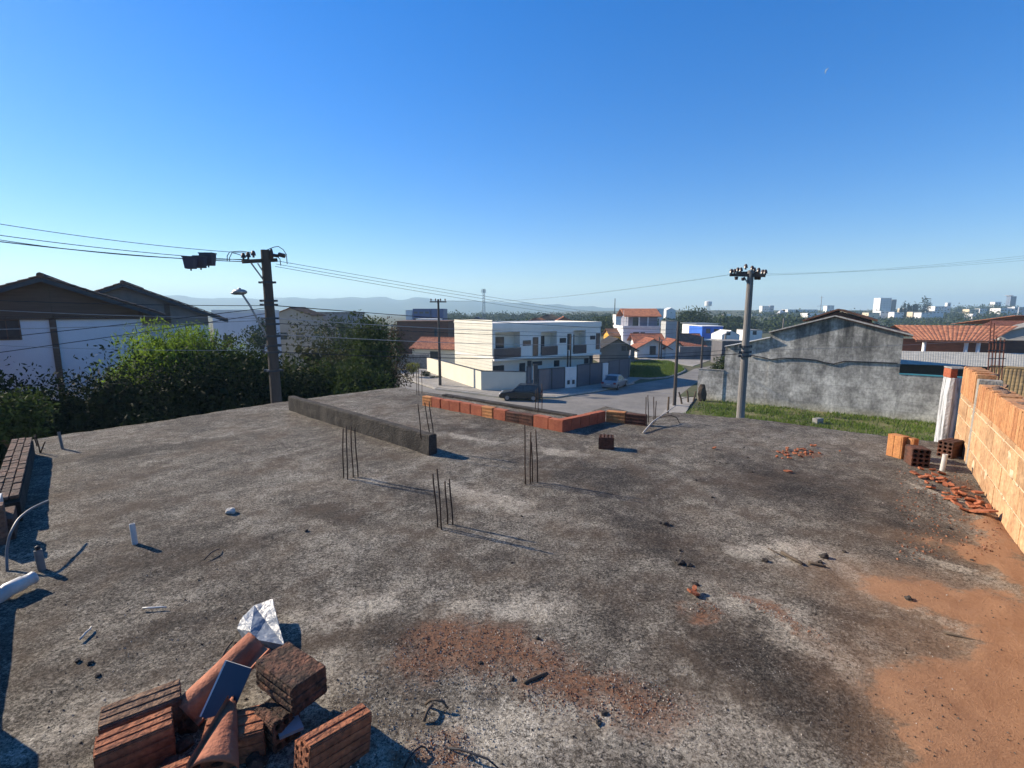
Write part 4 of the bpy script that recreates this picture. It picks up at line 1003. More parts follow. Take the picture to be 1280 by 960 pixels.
def house(name, label, cat, P, rz, w_, d, h, wallm, roof='flat', roofm=None, rise=1.5, over=.5, wins=(), ridge='y', group=None, par=.0, rows=6, amp=.05, pitch=.3, wframe=None):
    t = thing(name, label, cat, P, rz, group)
    if roof == 'gable' and ridge == 'y':
        MB().prism([(0,-1),(w_,-1),(w_,h),(w_/2,h+rise),(0,h)], 0, d).build('wall', wallm, t)
    elif roof == 'gable':
        mb = MB(); pr = [(0,-1),(d,-1),(d,h),(d/2,h+rise),(0,h)]
        n_ = 5; mb.add([(0,a,b) for a,b in pr]+[(w_,a,b) for a,b in pr], [tuple(range(5)),tuple(range(9,4,-1))]+[(j,j+5,(j+1)%5+5,(j+1)%5) for j in range(5)]); mb.build('wall', wallm, t)
    else:
        MB().box(0, w_, 0, d, -1, h).build('wall', wallm, t)
    rm = roofm or m_tile; mb = MB(); e = over; k = rise/(w_/2 if ridge == 'y' else d/2); lift = .07
    if roof == 'gable' and ridge == 'y':
        zc, ze = h+rise+lift, h-e*k+lift
        tiled(mb, (-e,-e,ze), (-e,d+e,ze), (w_/2,d+e,zc), (w_/2,-e,zc), pitch, amp, rows); tiled(mb, (w_+e,-e,ze), (w_+e,d+e,ze), (w_/2,d+e,zc), (w_/2,-e,zc), pitch, amp, rows)
        mb.tube([(w_/2,-e-.02,zc+.02),(w_/2,d+e,zc+.02)], .11, 8)
    elif roof == 'gable':
        zc, ze = h+rise+lift, h-e*k+lift
        tiled(mb, (-e,-e,ze), (w_+e,-e,ze), (w_+e,d/2,zc), (-e,d/2,zc), pitch, amp, rows); tiled(mb, (-e,d+e,ze), (w_+e,d+e,ze), (w_+e,d/2,zc), (-e,d/2,zc), pitch, amp, rows)
        mb.tube([(-e,d/2,zc+.02),(w_+e,d/2,zc+.02)], .11, 8)
    elif roof == 'hip':
        zc, ze = h+rise+lift, h+lift; q = min(w_,d)/2*.98; a, b = (q, d/2), (w_-q, d/2)
        if w_ - 2*q < .3: a = (w_/2-.1, d/2); b = (w_/2+.1, d/2)
        tiled(mb, (-e,-e,ze), (w_+e,-e,ze), (b[0],b[1],zc), (a[0],a[1],zc), pitch, amp, rows); tiled(mb, (-e,d+e,ze), (w_+e,d+e,ze), (b[0],b[1],zc), (a[0],a[1],zc), pitch, amp, rows)
        tiled(mb, (-e,-e,ze), (-e,d+e,ze), (a[0],a[1]+.05,zc), (a[0],a[1]-.05,zc), pitch, amp, rows); tiled(mb, (w_+e,-e,ze), (w_+e,d+e,ze), (b[0],b[1]+.05,zc), (b[0],b[1]-.05,zc), pitch, amp, rows)
        mb.box(-e+.02, w_+e-.02, -e+.02, d+e-.02, h-.04, h+.04)
    else:
        e = max(over, .0)
        mb.box(-e, w_+e, -e, d+e, h+.003, h+.12)
        if par:
            for q in ((-e,w_+e,-e,-e+.15),(-e,w_+e,d+e-.15,d+e),(-e,-e+.15,-e+.15,d+e-.15),(w_+e-.15,w_+e,-e+.15,d+e-.15)): mb.box(*q, h+.12, h+.12+par)
    mb.build('roof', rm, t)
    for q in wins:
        x0, x1, z0, z1 = q[:4]; window(t, x0, x1, z0, z1, 0., fm=wframe)
    return t
def far(name, label, cat, px0, px1, pytop, Y, wallm, zg=None, depth=None, rz=0., **k):
    a, b = D(px0, pytop, Y), D(px1, pytop, Y); zg = tz((a.x+b.x)/2, Y) if zg is None else zg
    w_ = (b.x-a.x)/math.cos(rz); h = a.z - zg
    if k.get('roof', 'flat') != 'flat': h -= k.get('rise', 1.5)
    return house(name, label, cat, (a.x, a.y, zg), rz, w_, depth or w_*.8, h, wallm, **k)
def grid(w_, h, nx, nz, fx=.5, fz=.45, z0=1.2):
    return [((i+.5-fx/2)*w_/nx, (i+.5+fx/2)*w_/nx, z0+(j+.5-fz/2)*(h-z0)/nz, z0+(j+.5+fz/2)*(h-z0)/nz) for i in range(nx) for j in range(nz)]
# ================================================================ left houses
m_wplank = mat('brown_gable_boards', (.15,.095,.07), (.10,.065,.05), 2, .9, .3, 20, stretch=(.3,1,6))
m_bluew = mat('white_wall_paint', (.74,.75,.78), (.66,.67,.71), .7, .9, .1, 20)
def gable_house(label, peak, eaveR, Y, zwall, rz, d, wallpx, mwall, mgable, extra):
    pk = D(*peak, Y); B0 = Vector((pk.x, pk.y, ZG)); B1 = B0 + Vector((math.cos(rz), math.sin(rz), 0)); fl2 = facade(B0, B1)[2]
    hw, ez_ = fl2(*eaveR); rise = pk.z - ZG - ez_
    t = thing('gabled_house', label, 'house', B0, rz)
    wr = fl2(wallpx, 400)[0] - .3; k = rise/hw; zp = pk.z - ZG - .18; zw = fl2(120, zwall)[1]
    ztop = lambda x: zp - k*abs(x)
    MB().box(-wr, wr, .6, d, -1, zw).build('wall', mwall, t)
    xg = min(wr, (zp-zw)/k)
    pts = [(-xg,zw+.003),(xg,zw+.003)] + ([(wr,ztop(wr)),(0,zp),(-wr,ztop(wr))] if xg >= wr-1e-6 else [(0,zp)])
    MB().prism(pts, .55, d-.05).build('gable', mgable, t)
    mb = MB(); zc, ze = zp+.16, zp+.16-rise
    for s_ in (-1,1):
        tiled(mb, (s_*hw,0,ze), (s_*hw,d+.5,ze), (0,d+.5,zc), (0,0,zc), .25, .06, 12)
    mb.tube([(0,-.03,zc+.04),(0,d+.5,zc+.04)], .14, 8); mb.build('roof', m_tile_br, t)
    mb = MB()
    for s_ in (-1,1): mb.beam((0,.01,zc-.16),(s_*hw,.01,ze-.16), .05, .18)
    mb.build('barge_board', m_frame, t); extra(t, zw, wr, zp, lambda x: fl2(x, 400)[0])
    return t
def ex1(t, zw, wr, zp, d):
    MB().box(d(63)-.12, d(63)+.12, .5, .64, -1, zw-.004).build('post', m_wplank, t)
    MB().box(d(57)-.2, d(57)+.2, .49, .56, zw+.004, zp-.3).build('post', m_wplank, t)
    MB().box(-wr, wr, .5, .59, zw-.09, zw+.0).build('beam', m_wplank, t)
    window(t, d(-14), d(19), zw-.98, zw-.12, .6, m_wplank)
gable_house('large white walled house with brown gable boards at far left', (50,344.5), (207,393), 23, 397, R(37), 11, 184, m_bluew, m_wplank, ex1)
def ex2(t, zw, wr, zp, d):
    MB().box(wr*.45, wr*.52, .5, .56, zw+.003, zp-1.2).build('post', m_wplank, t)
gable_house('second gabled house with taupe gable behind the large white one', (153,353), (285,399), 33, 408, R(32), 11, 266, m_bluew, mat('taupe_gable', (.26,.215,.19), (.20,.165,.145), 1, .9), ex2)
house('shade_house', 'unseen house block added left of view to shade the trees', 'house', (-30,9,ZG), 0, 10.6, 8, 9.6, m_wplank, over=.1, roofm=m_conc)  # added out of view so its shadow darkens the left trees
# buildings left of centre
far('white_building', 'plain white building behind the lamp head left of pole', 'building', 265,325, 391, 62, mat('pale_lilac_wall', (.60,.61,.66), (.52,.53,.58), .4, .9), over=.05, depth=5, par=.25, roofm=m_white, wins=[(1.2,2.2,4,5.2)])
far('gabled_house', 'beige house with low brown gable just right of pole', 'house', 340,388, 385, 75, mat('beige_wall', (.42,.36,.29), (.34,.29,.24), .5, .9), roof='gable', roofm=m_tile_br, rise=1.1, over=.4, wins=[(1,2,4,5),(3.5,4.6,4,5)])
far('grey_building', 'grey flat roofed building above the olive tree', 'building', 386,442, 393, 82, mat('grey_wall', (.27,.28,.30), (.21,.22,.24), .5, .9), par=.3, over=.05, roofm=m_conc, wins=[(1,2,5,6),(5,6,5,6)])
m_blue = mat('blue_cladding', (.035,.075,.21), (.03,.06,.17), .3, .5)
far('blue_building', 'left block of the deep blue building on the skyline', 'building', 516,538, 387.5, 160, m_blue, depth=10, over=.02, par=.3, roofm=m_blue, wins=grid(5.6,9,3,2,.6,.25,5))
far('blue_building', 'right block of the deep blue building on the skyline', 'building', 539,554, 387.5, 158, m_blue, depth=10, over=.02, par=.3, roofm=m_blue)
far('white_building', 'narrow pale tower edge left of the deep blue building', 'building', 507,515, 388, 165, m_white, depth=8, over=.02, roofm=m_white)
far('white_building', 'low white roofed shed in front of the deep blue building', 'building', 520,548, 399, 140, m_white, depth=8, over=.1, roofm=m_white)
m_rawb = mat('raw_brick_wall', (.17,.075,.05), (.095,.05,.038), .8, .95, .4, 6, stretch=(1,1,5))
far('brick_house', 'long dark raw brick house beyond the corner street', 'house', 496,560, 402, 90, m_rawb, depth=10, over=.3, roofm=m_tile_br, wins=[(7,8,3.5,5)])
far('red_roofed_house', 'low house with bright red tiled roof left of cream townhouse', 'house', 515,572, 424, 72, m_cream, depth=7, roof='gable', ridge='x', rise=1.3, over=.4, rows=8, rz=-.3, roofm=m_tile_or, wins=[(3.0,4.2,1.2,2.4)])
far('boundary_wall', 'weathered pale boundary wall with gate below red roofed house', 'wall', 497,536, 444, 70, m_conc, depth=.3, over=.03, roofm=m_conc)
far('domed_hall', 'dark round topped shed roof behind the pale siding wall', 'building', 572,618, 397, 120, mat('slate_roof', (.10,.105,.125), (.075,.08,.10), .5, .8), roof='gable', roofm=mat('slate_roof', (.1,.1,.1)), rise=1.4, over=.3, amp=.02)
far('brown_roofed_house', 'brown hip roofed house just above the townhouse parapet', 'house', 655,692, 398, 105, m_conc, roof='hip', roofm=m_tile_br, rise=1.4, over=.4)
far('brown_roofed_house', 'house with dark domed roof above the townhouse parapet', 'house', 672,704, 393.5, 112, m_rawb, roof='hip', roofm=mat('dark_moss_roof', (.07,.065,.05), (.05,.045,.04), .4, .9), rise=1.2, over=.4)
far('brick_house', 'reddish brick upper storey above the middle of townhouses', 'house', 694,716, 396.5, 100, mat('pink_brick', (.28,.15,.11), (.2,.11,.08), .8, .9), roof='gable', roofm=m_tile, rise=.9, over=.2, wins=[(1,1.8,5,6)])

# ================================================================ cream townhouses
P0 = D(616,405,52.5); P1 = D(751,403.5,61); P0.z = P1.z = ZG
L_, az, fl_ = facade(P0, P1)
HT = D(616,404.6,52.5).z - ZG
th_ = thing('townhouse_row', 'cream two storey townhouse row with balconies at the street corner', 'building', P0, az)
DP_ = 9.5; zf = 3.15; REC = 1.3
m_front = mat('front_cream', (.82,.78,.69), (.76,.72,.63), .6, .88, .08, 20)  # one even pale cream for the front wall and parapet
def rc(x0, y0, x1, y1):
    xs_ = [fl_(x0,(y0+y1)/2)[0], fl_(x1,(y0+y1)/2)[0]]; z0, z1 = fl_((x0+x1)/2, y1)[1], fl_((x0+x1)/2, y0)[1]; return xs_[0], xs_[1], z0, z1
BAL = [rc(616.5,418,650,449), rc(676,417,696,443), rc(716.5,415.5,732,438)]
# upper storey front wall with recesses, as boxes between them
mb = MB(); zb = zf; edges_ = [0.35]
zt_b = [b[3] for b in BAL]; z0_b = [b[2] for b in BAL]
mb.box(0, L_, REC, DP_, 0, HT-.02)                                       # body behind the front skin
mb.box(0, .3, 0, REC-.003, zf, HT-.02)
segs = [(max(BAL[0][1],.3), BAL[1][0]), (BAL[1][1], BAL[2][0]), (BAL[2][1], L_)]
for a, b in segs: mb.box(a, b, 0, REC-.003, zf, HT-.02)
for b in BAL: mb.box(max(b[0],.303), b[1]-.003, 0.003, REC-.003, b[3]+.25, HT-.02)
mb.box(-.0, L_, -.25, REC-.003, zf-.28, zf-.003)                         # floor band
mb.build('wall', m_front, th_)
mb = MB()
mb.box(-.12, L_+.05, -.10, 0-.003, HT-.55, HT+.06); mb.box(-.12,L_+.05,-.003,.2,HT-.018,HT+.06); mb.box(-.12, .1, .203, DP_, HT-.018, HT+.06); mb.box(L_-.15, L_+.05, .203, DP_, HT-.018, HT+.06); mb.box(.1,L_-.15,DP_-.2,DP_,HT-.018,HT+.06)
mb.build('parapet', m_front, th_)
mb = MB(); 
for k in range(11): z = zf + .25 + k*.36; mb.box(-.05, -.003, .05, DP_-.05, z, z+.335)
for k in range(8): z = .2 + k*.36; mb.box(-.05, -.003, .05, DP_-.05, z, z+.335)
mb.build('siding', mat('cream_siding', (.72,.69,.57), (.66,.63,.52), .6, .85), th_, bevel=.02)  # siding boards in their own cream paint
m_rail = mat('tinted_rail', (.035,.04,.055), (.05,.055,.07), 1, .25, spec=.5)
for b in BAL:
    o = MB().box(max(b[0],.05), b[1], -.2, -.16, zf+.02, zf+1.05).build('balcony_rail', m_rail, th_)
    MB().box(max(b[0],.05), b[1], -.22, -.14, zf+1.06, zf+1.11).build('handrail', m_steel, o)
    window(th_, max(b[0],.3)+.35, b[0]+(b[1]-b[0])*.6, zf+.05, zf+2.2, REC, name='balcony_door')
for r_ in ((654,426,663,431.5),(700,423,707,428),(738,420,743.5,423.8)): window(th_, *rc(*r_))
for r_ in ((666.3,422,672.2,446),(709.4,417.5,713.5,437),(745.2,417,749.3,436)):
    x0,x1,z0,z1 = rc(*r_); window(th_, x0, x1, z0, z1, -.0, name='stair_window', mull=0)
for r_ in ((624,459,637,465),(674,453.5,685,457.5),(701,452,707,459),(739,449,744,455)): 
    x0,x1,z0,z1 = rc(*r_); window(th_, x0, x1, max(z0,.4), z1, REC)
for r_ in ((657,455,664,482),(667,452,672,482),(745.2,441,749.3,462)):
    x0,x1,z0,z1 = rc(*r_); o = MB().box(x0, x1, REC-.06, REC+.02, 0, min(z1,2.6)).build('door', m_frame, th_); MB().box(x1-.2, x1-.1, REC-.1, REC-.055, 1.0, 1.1).build('handle', m_steel, o)
# boundary wall and gates
m_gate = mat('blue_grey_gate', (.10,.115,.145), (.08,.092,.12), .8, .55, spec=.35)
W0 = G(601.5,489,ZG); WL = G(534,465.5,ZG); W1 = G(657,490.5,ZG)
def wallseg(name, label, A, B, h, th, m, cat='wall', cap=None):
    L2, a2, _ = facade(A, B); t = thing(name, label, cat, A, a2); MB().box(0, L2, 0, th, -.3, h).build('panel', m, t)
    if cap: MB().box(-.03, L2+.03, -.03, th+.03, h+.003, h+.07).build('coping', cap, t)
    return t
wallseg('boundary_wall', 'sunlit cream boundary wall running along the corner pavement', WL, W0, 2.1, .2, m_cream, cap=m_frame)
wallseg('boundary_wall', 'shaded cream boundary wall behind the dark parked car', W0, W1, 2.1, .2, m_cream, cap=m_frame)
def gate(label, A, B, h, leaves=2):
    L2, a2, _ = facade(A, B); t = thing('sliding_gate', label, 'gate', A, a2)
    mb = MB()
    for x in (0, L2-.1): mb.box(x, x+.1, 0, .08, 0, h)
    mb.box(.1, L2-.1, 0, .08, h-.1, h); mb.box(.1, L2-.1, 0, .08, .05, .15)
    for k in range(1, leaves): mb.box(L2*k/leaves-.06, L2*k/leaves+.06, -.01, .085, .15, h-.1)
    mb.build('frame', m_frame, t); mb = MB(); n_ = int(L2/.18)
    for k in range(n_): x = .1 + (L2-.2)*k/n_; mb.box(x+.01, x+(L2-.2)/n_-.01, .02, .06, .15, h-.1)
    mb.build('panel', m_gate, t); return t
g1a, g1b, g2a, g2b, g3a, g3b, g4a, g4b = (G(x, y, ZG) for x, y in ((672.5,490),(706,486.5),(706.5,486.5),(720.3,485.3),(721,485),(752.5,480.3),(760.5,478.6),(786,473)))
gate('first dark grey sliding gate, nearest the dark parked car', g1a, g1b, 2.4)
gate('second dark grey gate between the two white meter pillars', g3a, g3b, 2.55)
gate('third dark grey gate at the far end beside the green lot', g4a, g4b, 2.6)
gate('narrow dark pedestrian gate at the end of shaded cream wall', G(658,490.5,ZG), G(664.5,490.3,ZG), 2.7, 1)
wallseg('gate_post', 'dark tall post between the pedestrian gate and first sliding gate', G(667,490.2,ZG), G(672,490,ZG), 2.9, .2, m_frame, 'post')
def meter(label, A, B):
    t = wallseg('meter_pillar', label, A, B, 2.35, .25, m_white, 'pillar'); L2 = (B-A).length
    for x in ((L2*.28, L2*.72) if L2 > 1.2 else (L2*.65,)): MB().box(x-.16, x+.16, -.03, -.003, .5, .95).build('meter_box', m_frame, t)
    return t
meter('white pillar with two dark meter boxes between first two gates', g2a, g2b)
meter('white pillar with one dark meter box behind silver car', G(753.5,480,ZG), G(759.8,478.8,ZG))
wallseg('boundary_wall', 'grey side wall ending the townhouse gates at green lot', G(786.5,473,ZG), G(788,458,ZG), 2.5, .2, m_conc)
# neighbour houses right of townhouses
m_yel = mat('mustard_paint', (.62,.36,.06), (.55,.31,.05), .8, .85)
far('dark_roofed_house', 'dark roofed grey house behind the end of gates', 'house', 750,794, 424, 78, mat('taupe_wall', (.23,.20,.18), (.17,.15,.135), .5, .9), rise=1.6, roof='gable', roofm=mat('black_tile', (.05,.045,.045), (.03,.03,.03), .8, .8), over=.6, depth=7, wins=[(3.6,4.2,2,2.7),(4.5,5.1,2,2.7)])
far('mustard_house', 'mustard yellow house wall beside white house', 'house', 764,788, 412, 100, m_yel, rise=1.3, roof='gable', ridge='x', over=.4, roofm=m_tile_br, depth=8)
# white house with red roof storey
hw = far('white_house', 'white two storey house with red tiled roof and arched windows', 'house', 779,825, 410, 98, mat('bright_white', (.78,.78,.80), (.70,.70,.72), .5, .85), over=.15, roofm=m_white, depth=9, par=.3, wins=[(2.1,3.2,2.1,4.1),(3.6,4.4,2.3,4.1)])
zb = hw.location; hb = D(800,410,98).z - ZG
mbx = MB(); mbx.box(1.2, 7.2, 1.0, 7.5, hb+.12, hb+2.4); mbx.build('upper_wall', mat('lilac_grey', (.25,.25,.30), (.2,.2,.24), .5, .9), hw)
mb = MB(); tiled(mb, (.2,.2,hb+2.3), (7.9,.2,hb+2.3), (7.9,4.3,hb+3.9), (.2,4.3,hb+3.9), .28, .06, 8); tiled(mb, (.2,8.4,hb+2.3), (7.9,8.4,hb+2.3), (7.9,4.3,hb+3.9), (.2,4.3,hb+3.9), .28, .06, 8); mb.build('upper_roof', m_tile_or, hw)
for x in (.5, 3.2, 5.0, 7.4): MB().box(x, x+.2, .4, .6, hb+.13, hb+2.28).build('post', m_white, hw)
window(hw, 2.2, 3.4, hb+.3, hb+2.0, 1.0, name='window')
far('white_building', 'small white flat roofed tower block behind white house', 'building', 770,783, 393, 160, m_white, depth=5, over=.1, roofm=m_conc, wins=[(1,1.8,8,9)])
far('white_building', 'white block right of the red upper roof on skyline', 'building', 818,830, 386, 230, m_white, depth=7, over=.1, roofm=m_white, wins=[(1,2,8,9)])
far('white_building', 'white gabled block left of the largest skyline tree', 'building', 833,845, 385, 240, m_white, depth=7, over=.1, roof='gable', rise=1.2, roofm=m_white)
# water tank board
t = far('grey_panel_building', 'boxy pale grey concrete panel building beyond the street', 'building', 832.5,847, 402, 92, mat('pale_panel', (.40,.41,.40), (.34,.35,.34), 1, .9), depth=3, over=.02, roofm=m_conc)
# long low tiled house with white wall
hl = far('tiled_house', 'long low house with worn red tiled roofs facing the lot', 'house', 798,878, 419, 90, m_white, zg=ZG, roof='gable', ridge='x', rise=1.9, over=.7, depth=9, rows=9, rz=-.06, wins=[(6,7,1.0,2.0)])
mb = MB(); hx = D(812,436,86)
far('tiled_house', 'front wing of worn red tile with dark gable shadow', 'house', 797,835, 424, 86.5, m_white, zg=ZG, roof='gable', ridge='y', rise=1.5, over=.8, depth=4, rows=7, wins=[(2.3,3.3,.6,2.1)])
far('tiled_house', 'second small tile gable over the white garage door', 'house', 833,854, 425, 86, m_white, zg=ZG, roof='gable', ridge='y', rise=1.2, over=.6, depth=4, rows=7)
far('boundary_wall', 'long shaded grey boundary wall right of white garage door', 'wall', 850,905, 434, 84, mat('grimy_wall', (.22,.21,.215), (.13,.125,.125), .6, .95, .3, 6), zg=ZG, depth=.4, over=.03, roofm=m_conc)
far('shed', 'pale corrugated lean-to roof right of tiled house', 'shed', 878,902, 426, 92, m_conc, zg=ZG, depth=6, over=.3, roofm=mat('pale_sheet_roof', (.48,.46,.41), (.36,.34,.30), .8, .8))
far('blue_building', 'bright blue painted building beyond the tiled house', 'building', 878,904, 408, 120, mat('bright_blue_paint', (.03,.13,.52), (.025,.10,.42), .4, .7), depth=9, over=.1, roofm=m_white, wins=[(1,2,3,4),(3,4,3,4)])
far('shed', 'light roofed warehouse behind bright blue building', 'shed', 872,898, 405, 135, m_white, depth=12, over=.5, roofm=m_steel)
far('white_building', 'small white house left of right utility pole', 'house', 903,925, 414, 110, m_white, depth=6, over=.05, roof='gable', rise=.9, roofm=m_white, wins=[(1,1.8,3,3.8)])
far('white_building', 'small white house right of right utility pole', 'house', 936,953, 413, 112, m_white, depth=6, over=.05, roofm=m_conc, wins=[(1,1.8,3,3.8)])
far('grey_building', 'dark grey wall and gate behind the shrubs by pole', 'building', 903,932, 427, 75, mat('dark_grey_wall', (.12,.115,.12), (.08,.08,.085), .6, .9), zg=ZG, depth=4, over=.05, roofm=m_conc)

# ================================================================ right: grey gabled house and low walls
Q0, Q1 = G(871,499,ZG), G(1180,531.5,ZG); LQ, aq, fq = facade(Q0, Q1)
m_bare = mat('bare_cement_render', (.33,.32,.295), (.20,.195,.18), .55, .95, .5, 14, famt=.14, fscale=5, c3=(.27,.262,.24))
def streaky():
    m, n, b = base('stained_render'); L = n.links.new; tc = N(n, 'ShaderNodeTexCoord')
    def nz(sc, st, d=8):
        mp = N(n, 'ShaderNodeMapping'); mp.inputs['Scale'].default_value = st; L(tc.outputs['Object'], mp.inputs[0])
        x = N(n, 'ShaderNodeTexNoise'); x.inputs['Scale'].default_value = sc; x.inputs['Detail'].default_value = d; x.inputs['Roughness'].default_value = .65; L(mp.outputs[0], x.inputs['Vector']); return x.outputs['Fac']
    r = N(n, 'ShaderNodeValToRGB'); e = r.color_ramp.elements; e[0].position = .36; e[0].color = (.22,.21,.19,1); e[1].position = .64; e[1].color = (.62,.60,.54,1); L(nz(.8,(1,1,.8),12), r.inputs[0])
    # runs of black mould below the roof line
    sx = N(n, 'ShaderNodeSeparateXYZ'); L(tc.outputs['Object'], sx.inputs[0])
    mr = N(n, 'ShaderNodeMapRange'); mr.inputs[1].default_value = 2.0; mr.inputs[2].default_value = 7.0; L(sx.outputs['Z'], mr.inputs[0])
    ru = N(n, 'ShaderNodeMapRange'); ru.inputs[1].default_value = .34; ru.inputs[2].default_value = .68; L(nz(.8,(1.3,1.3,.16)), ru.inputs[0])
    ml = N(n, 'ShaderNodeMath', operation='MULTIPLY'); L(mr.outputs[0], ml.inputs[0]); L(ru.outputs[0], ml.inputs[1])
    m2 = N(n, 'ShaderNodeMath', operation='MULTIPLY'); L(ml.outputs[0], m2.inputs[0]); m2.inputs[1].default_value = 1.25; m2.use_clamp = True
    mx = N(n, 'ShaderNodeMixRGB'); L(m2.outputs[0], mx.inputs[0]); L(r.outputs[0], mx.inputs[1]); mx.inputs[2].default_value = (.075,.072,.066,1)
    # faint courses of the blocks beneath
    bk = N(n, 'ShaderNodeTexBrick'); mp = N(n, 'ShaderNodeMapping'); mp.inputs['Rotation'].default_value = (R(90),0,0); dn = N(n, 'ShaderNodeTexNoise'); dn.inputs['Scale'].default_value = 1.1; dn.inputs['Detail'].default_value = 7; L(tc.outputs['Object'], dn.inputs['Vector']); dv = N(n, 'ShaderNodeVectorMath', operation='MULTIPLY_ADD'); L(dn.outputs['Color'], dv.inputs[0]); dv.inputs[1].default_value = (.22,.22,.22); L(tc.outputs['Object'], dv.inputs[2]); L(dv.outputs[0], mp.inputs[0]); L(mp.outputs[0], bk.inputs['Vector'])
    bk.inputs['Scale'].default_value = 1; bk.inputs['Brick Width'].default_value = 3.1; bk.inputs['Row Height'].default_value = .8; bk.inputs['Mortar Size'].default_value = .045; bk.inputs['Mortar Smooth'].default_value = 1
    bk.inputs['Color1'].default_value = (1,1,1,1); bk.inputs['Color2'].default_value = (.86,.86,.86,1); bk.inputs['Mortar'].default_value = (.62,.62,.60,1)
    mz = N(n, 'ShaderNodeMixRGB', blend_type='MULTIPLY'); mz.inputs[0].default_value = .62; L(mx.outputs[0], mz.inputs[1]); L(bk.outputs[0], mz.inputs[2])
    # sandy splash at the foot
    ft = N(n, 'ShaderNodeMapRange'); ft.inputs[1].default_value = .75; ft.inputs[2].default_value = .1; L(sx.outputs['Z'], ft.inputs[0])
    f2 = N(n, 'ShaderNodeMath', operation='MULTIPLY'); L(ft.outputs[0], f2.inputs[0]); f2.inputs[1].default_value = .6
    my = N(n, 'ShaderNodeMixRGB'); L(f2.outputs[0], my.inputs[0]); L(mz.outputs[0], my.inputs[1]); my.inputs[2].default_value = (.44,.40,.27,1)
    gq = N(n, 'ShaderNodeMapRange'); gq.inputs[1].default_value = .4; gq.inputs[2].default_value = .62; gq.inputs[3].default_value = .72; gq.inputs[4].default_value = 1.18; L(nz(5,(1,1,.7),12), gq.inputs[0]); mg = N(n, 'ShaderNodeMixRGB', blend_type='MULTIPLY'); mg.inputs[0].default_value = 1; L(my.outputs[0], mg.inputs[1]); L(gq.outputs[0], mg.inputs[2]); L(mg.outputs[0], b.inputs['Base Color']); b.inputs['Roughness'].default_value = .95; b.inputs['Specular IOR Level'].default_value = .15
    bp = N(n, 'ShaderNodeBump'); bp.inputs['Strength'].default_value = .4; bp.inputs['Distance'].default_value = .03; L(nz(14,(1,1,1),10), bp.inputs['Height']); L(bp.outputs[0], b.inputs['Normal'])
    return m
m_stain = streaky()
gh = thing('gabled_house', 'grey cement rendered house with tall blank gable wall at right', 'house', Q0, aq)
xa, xb = fq(961,450)[0], fq(1123.5,470)[0]; pk = fq(1044,397); zl = fq(961,415)[1]; zr = fq(1124,417)[1]
dg = 8.0
MB().prism([(xa,-.3),(xb,-.3),(xb,zr),(pk[0],pk[1]),(xa,zl)], 0, dg).build('wall', m_stain, gh)
xl2 = fq(925,430)[0]; zl2, zl3 = fq(938,429)[1], fq(960.5,422)[1]
MB().prism([(xl2-1.2,-.3),(xa-.004,-.3),(xa-.004,zl3),(xl2-1.2,zl2-.4)], .05, 5).build('lean_to_wall', m_stain, gh)
mb = MB(); mb.beam((xl2-1.2,-.05,zl2-.34),(xa,-.05,zl3+.06), .5, .06); mb.build('lean_to_verge', m_white, gh)
mb = MB()
for (a, b) in (((xa-.12, zl-.06),(pk[0], pk[1]+.09)), ((pk[0], pk[1]+.09),(xb+.55, zr-.16))):
    lo_, hi_ = (a, b) if a[1] < b[1] else (b, a)
    tiled(mb, (lo_[0],-.25,lo_[1]), (lo_[0],dg+.3,lo_[1]), (hi_[0],dg+.3,hi_[1]), (hi_[0],-.25,hi_[1]), .25, .05, 12)
mb.build('roof', m_tile_br, gh)
mb = MB()
for (a, b) in (((xa-.12, zl-.0),(pk[0], pk[1]+.15)), ((pk[0], pk[1]+.15),(xb+.55, zr-.10))): mb.beam((a[0],-.24,a[1]),(b[0],-.24,b[1]), .14, .10)
mb.build('verge', mat('mortared_verge', (.50,.47,.42), (.30,.28,.25), 3, .9, .5, 20), gh)
# higher roof behind
mb = MB(); y2 = 4.0
pa_, pb_, pc_ = fq(1000,401), fq(1044,387), fq(1092,401)
k_ = 1.10
def bk_(p): return (pk[0] + (p[0]-pk[0])*k_, (EYE-ZG) + (p[1]-(EYE-ZG))*k_)
pa_, pb_, pc_ = bk_(pa_), bk_(pb_), bk_(pc_)
for a, b in ((pa_, pb_), (pc_, pb_)):
    tiled(mb, (a[0],y2,a[1]), (a[0],y2+7,a[1]), (b[0],y2+7,b[1]), (b[0],y2,b[1]), .25, .06, 8)
    mb.beam((a[0],y2-.05,a[1]+.02),(b[0],y2-.05,b[1]+.02), .12, .14)
mb.build('upper_roof', m_tile_br, gh)
MB().prism([(pa_[0]+.4,zl-1),(pc_[0]-.4,zl-1),(pc_[0]-.4,pc_[1]-.05),(pb_[0],pb_[1]-.2),(pa_[0]+.4,pa_[1]-.05)], y2+.3, y2+6.5).build('upper_gable', m_rawb, gh)
# antenna
ap = V(1048,386,Q0,Q1) + Vector((.5,3,0)); t = thing('antenna', 'thin television antenna on the roof of grey gabled house', 'antenna', ap)
MB().tube([(0,0,-.5),(0,0,1.1)], .02, 5).build('mast', m_steel, t)
MB().tube([(-.35,0,.25),(.95,0,.3)], .015, 4).tube([(-.1,-.4,.95),(.1,.4,1.0)], .012, 4).build('boom', m_steel, t)
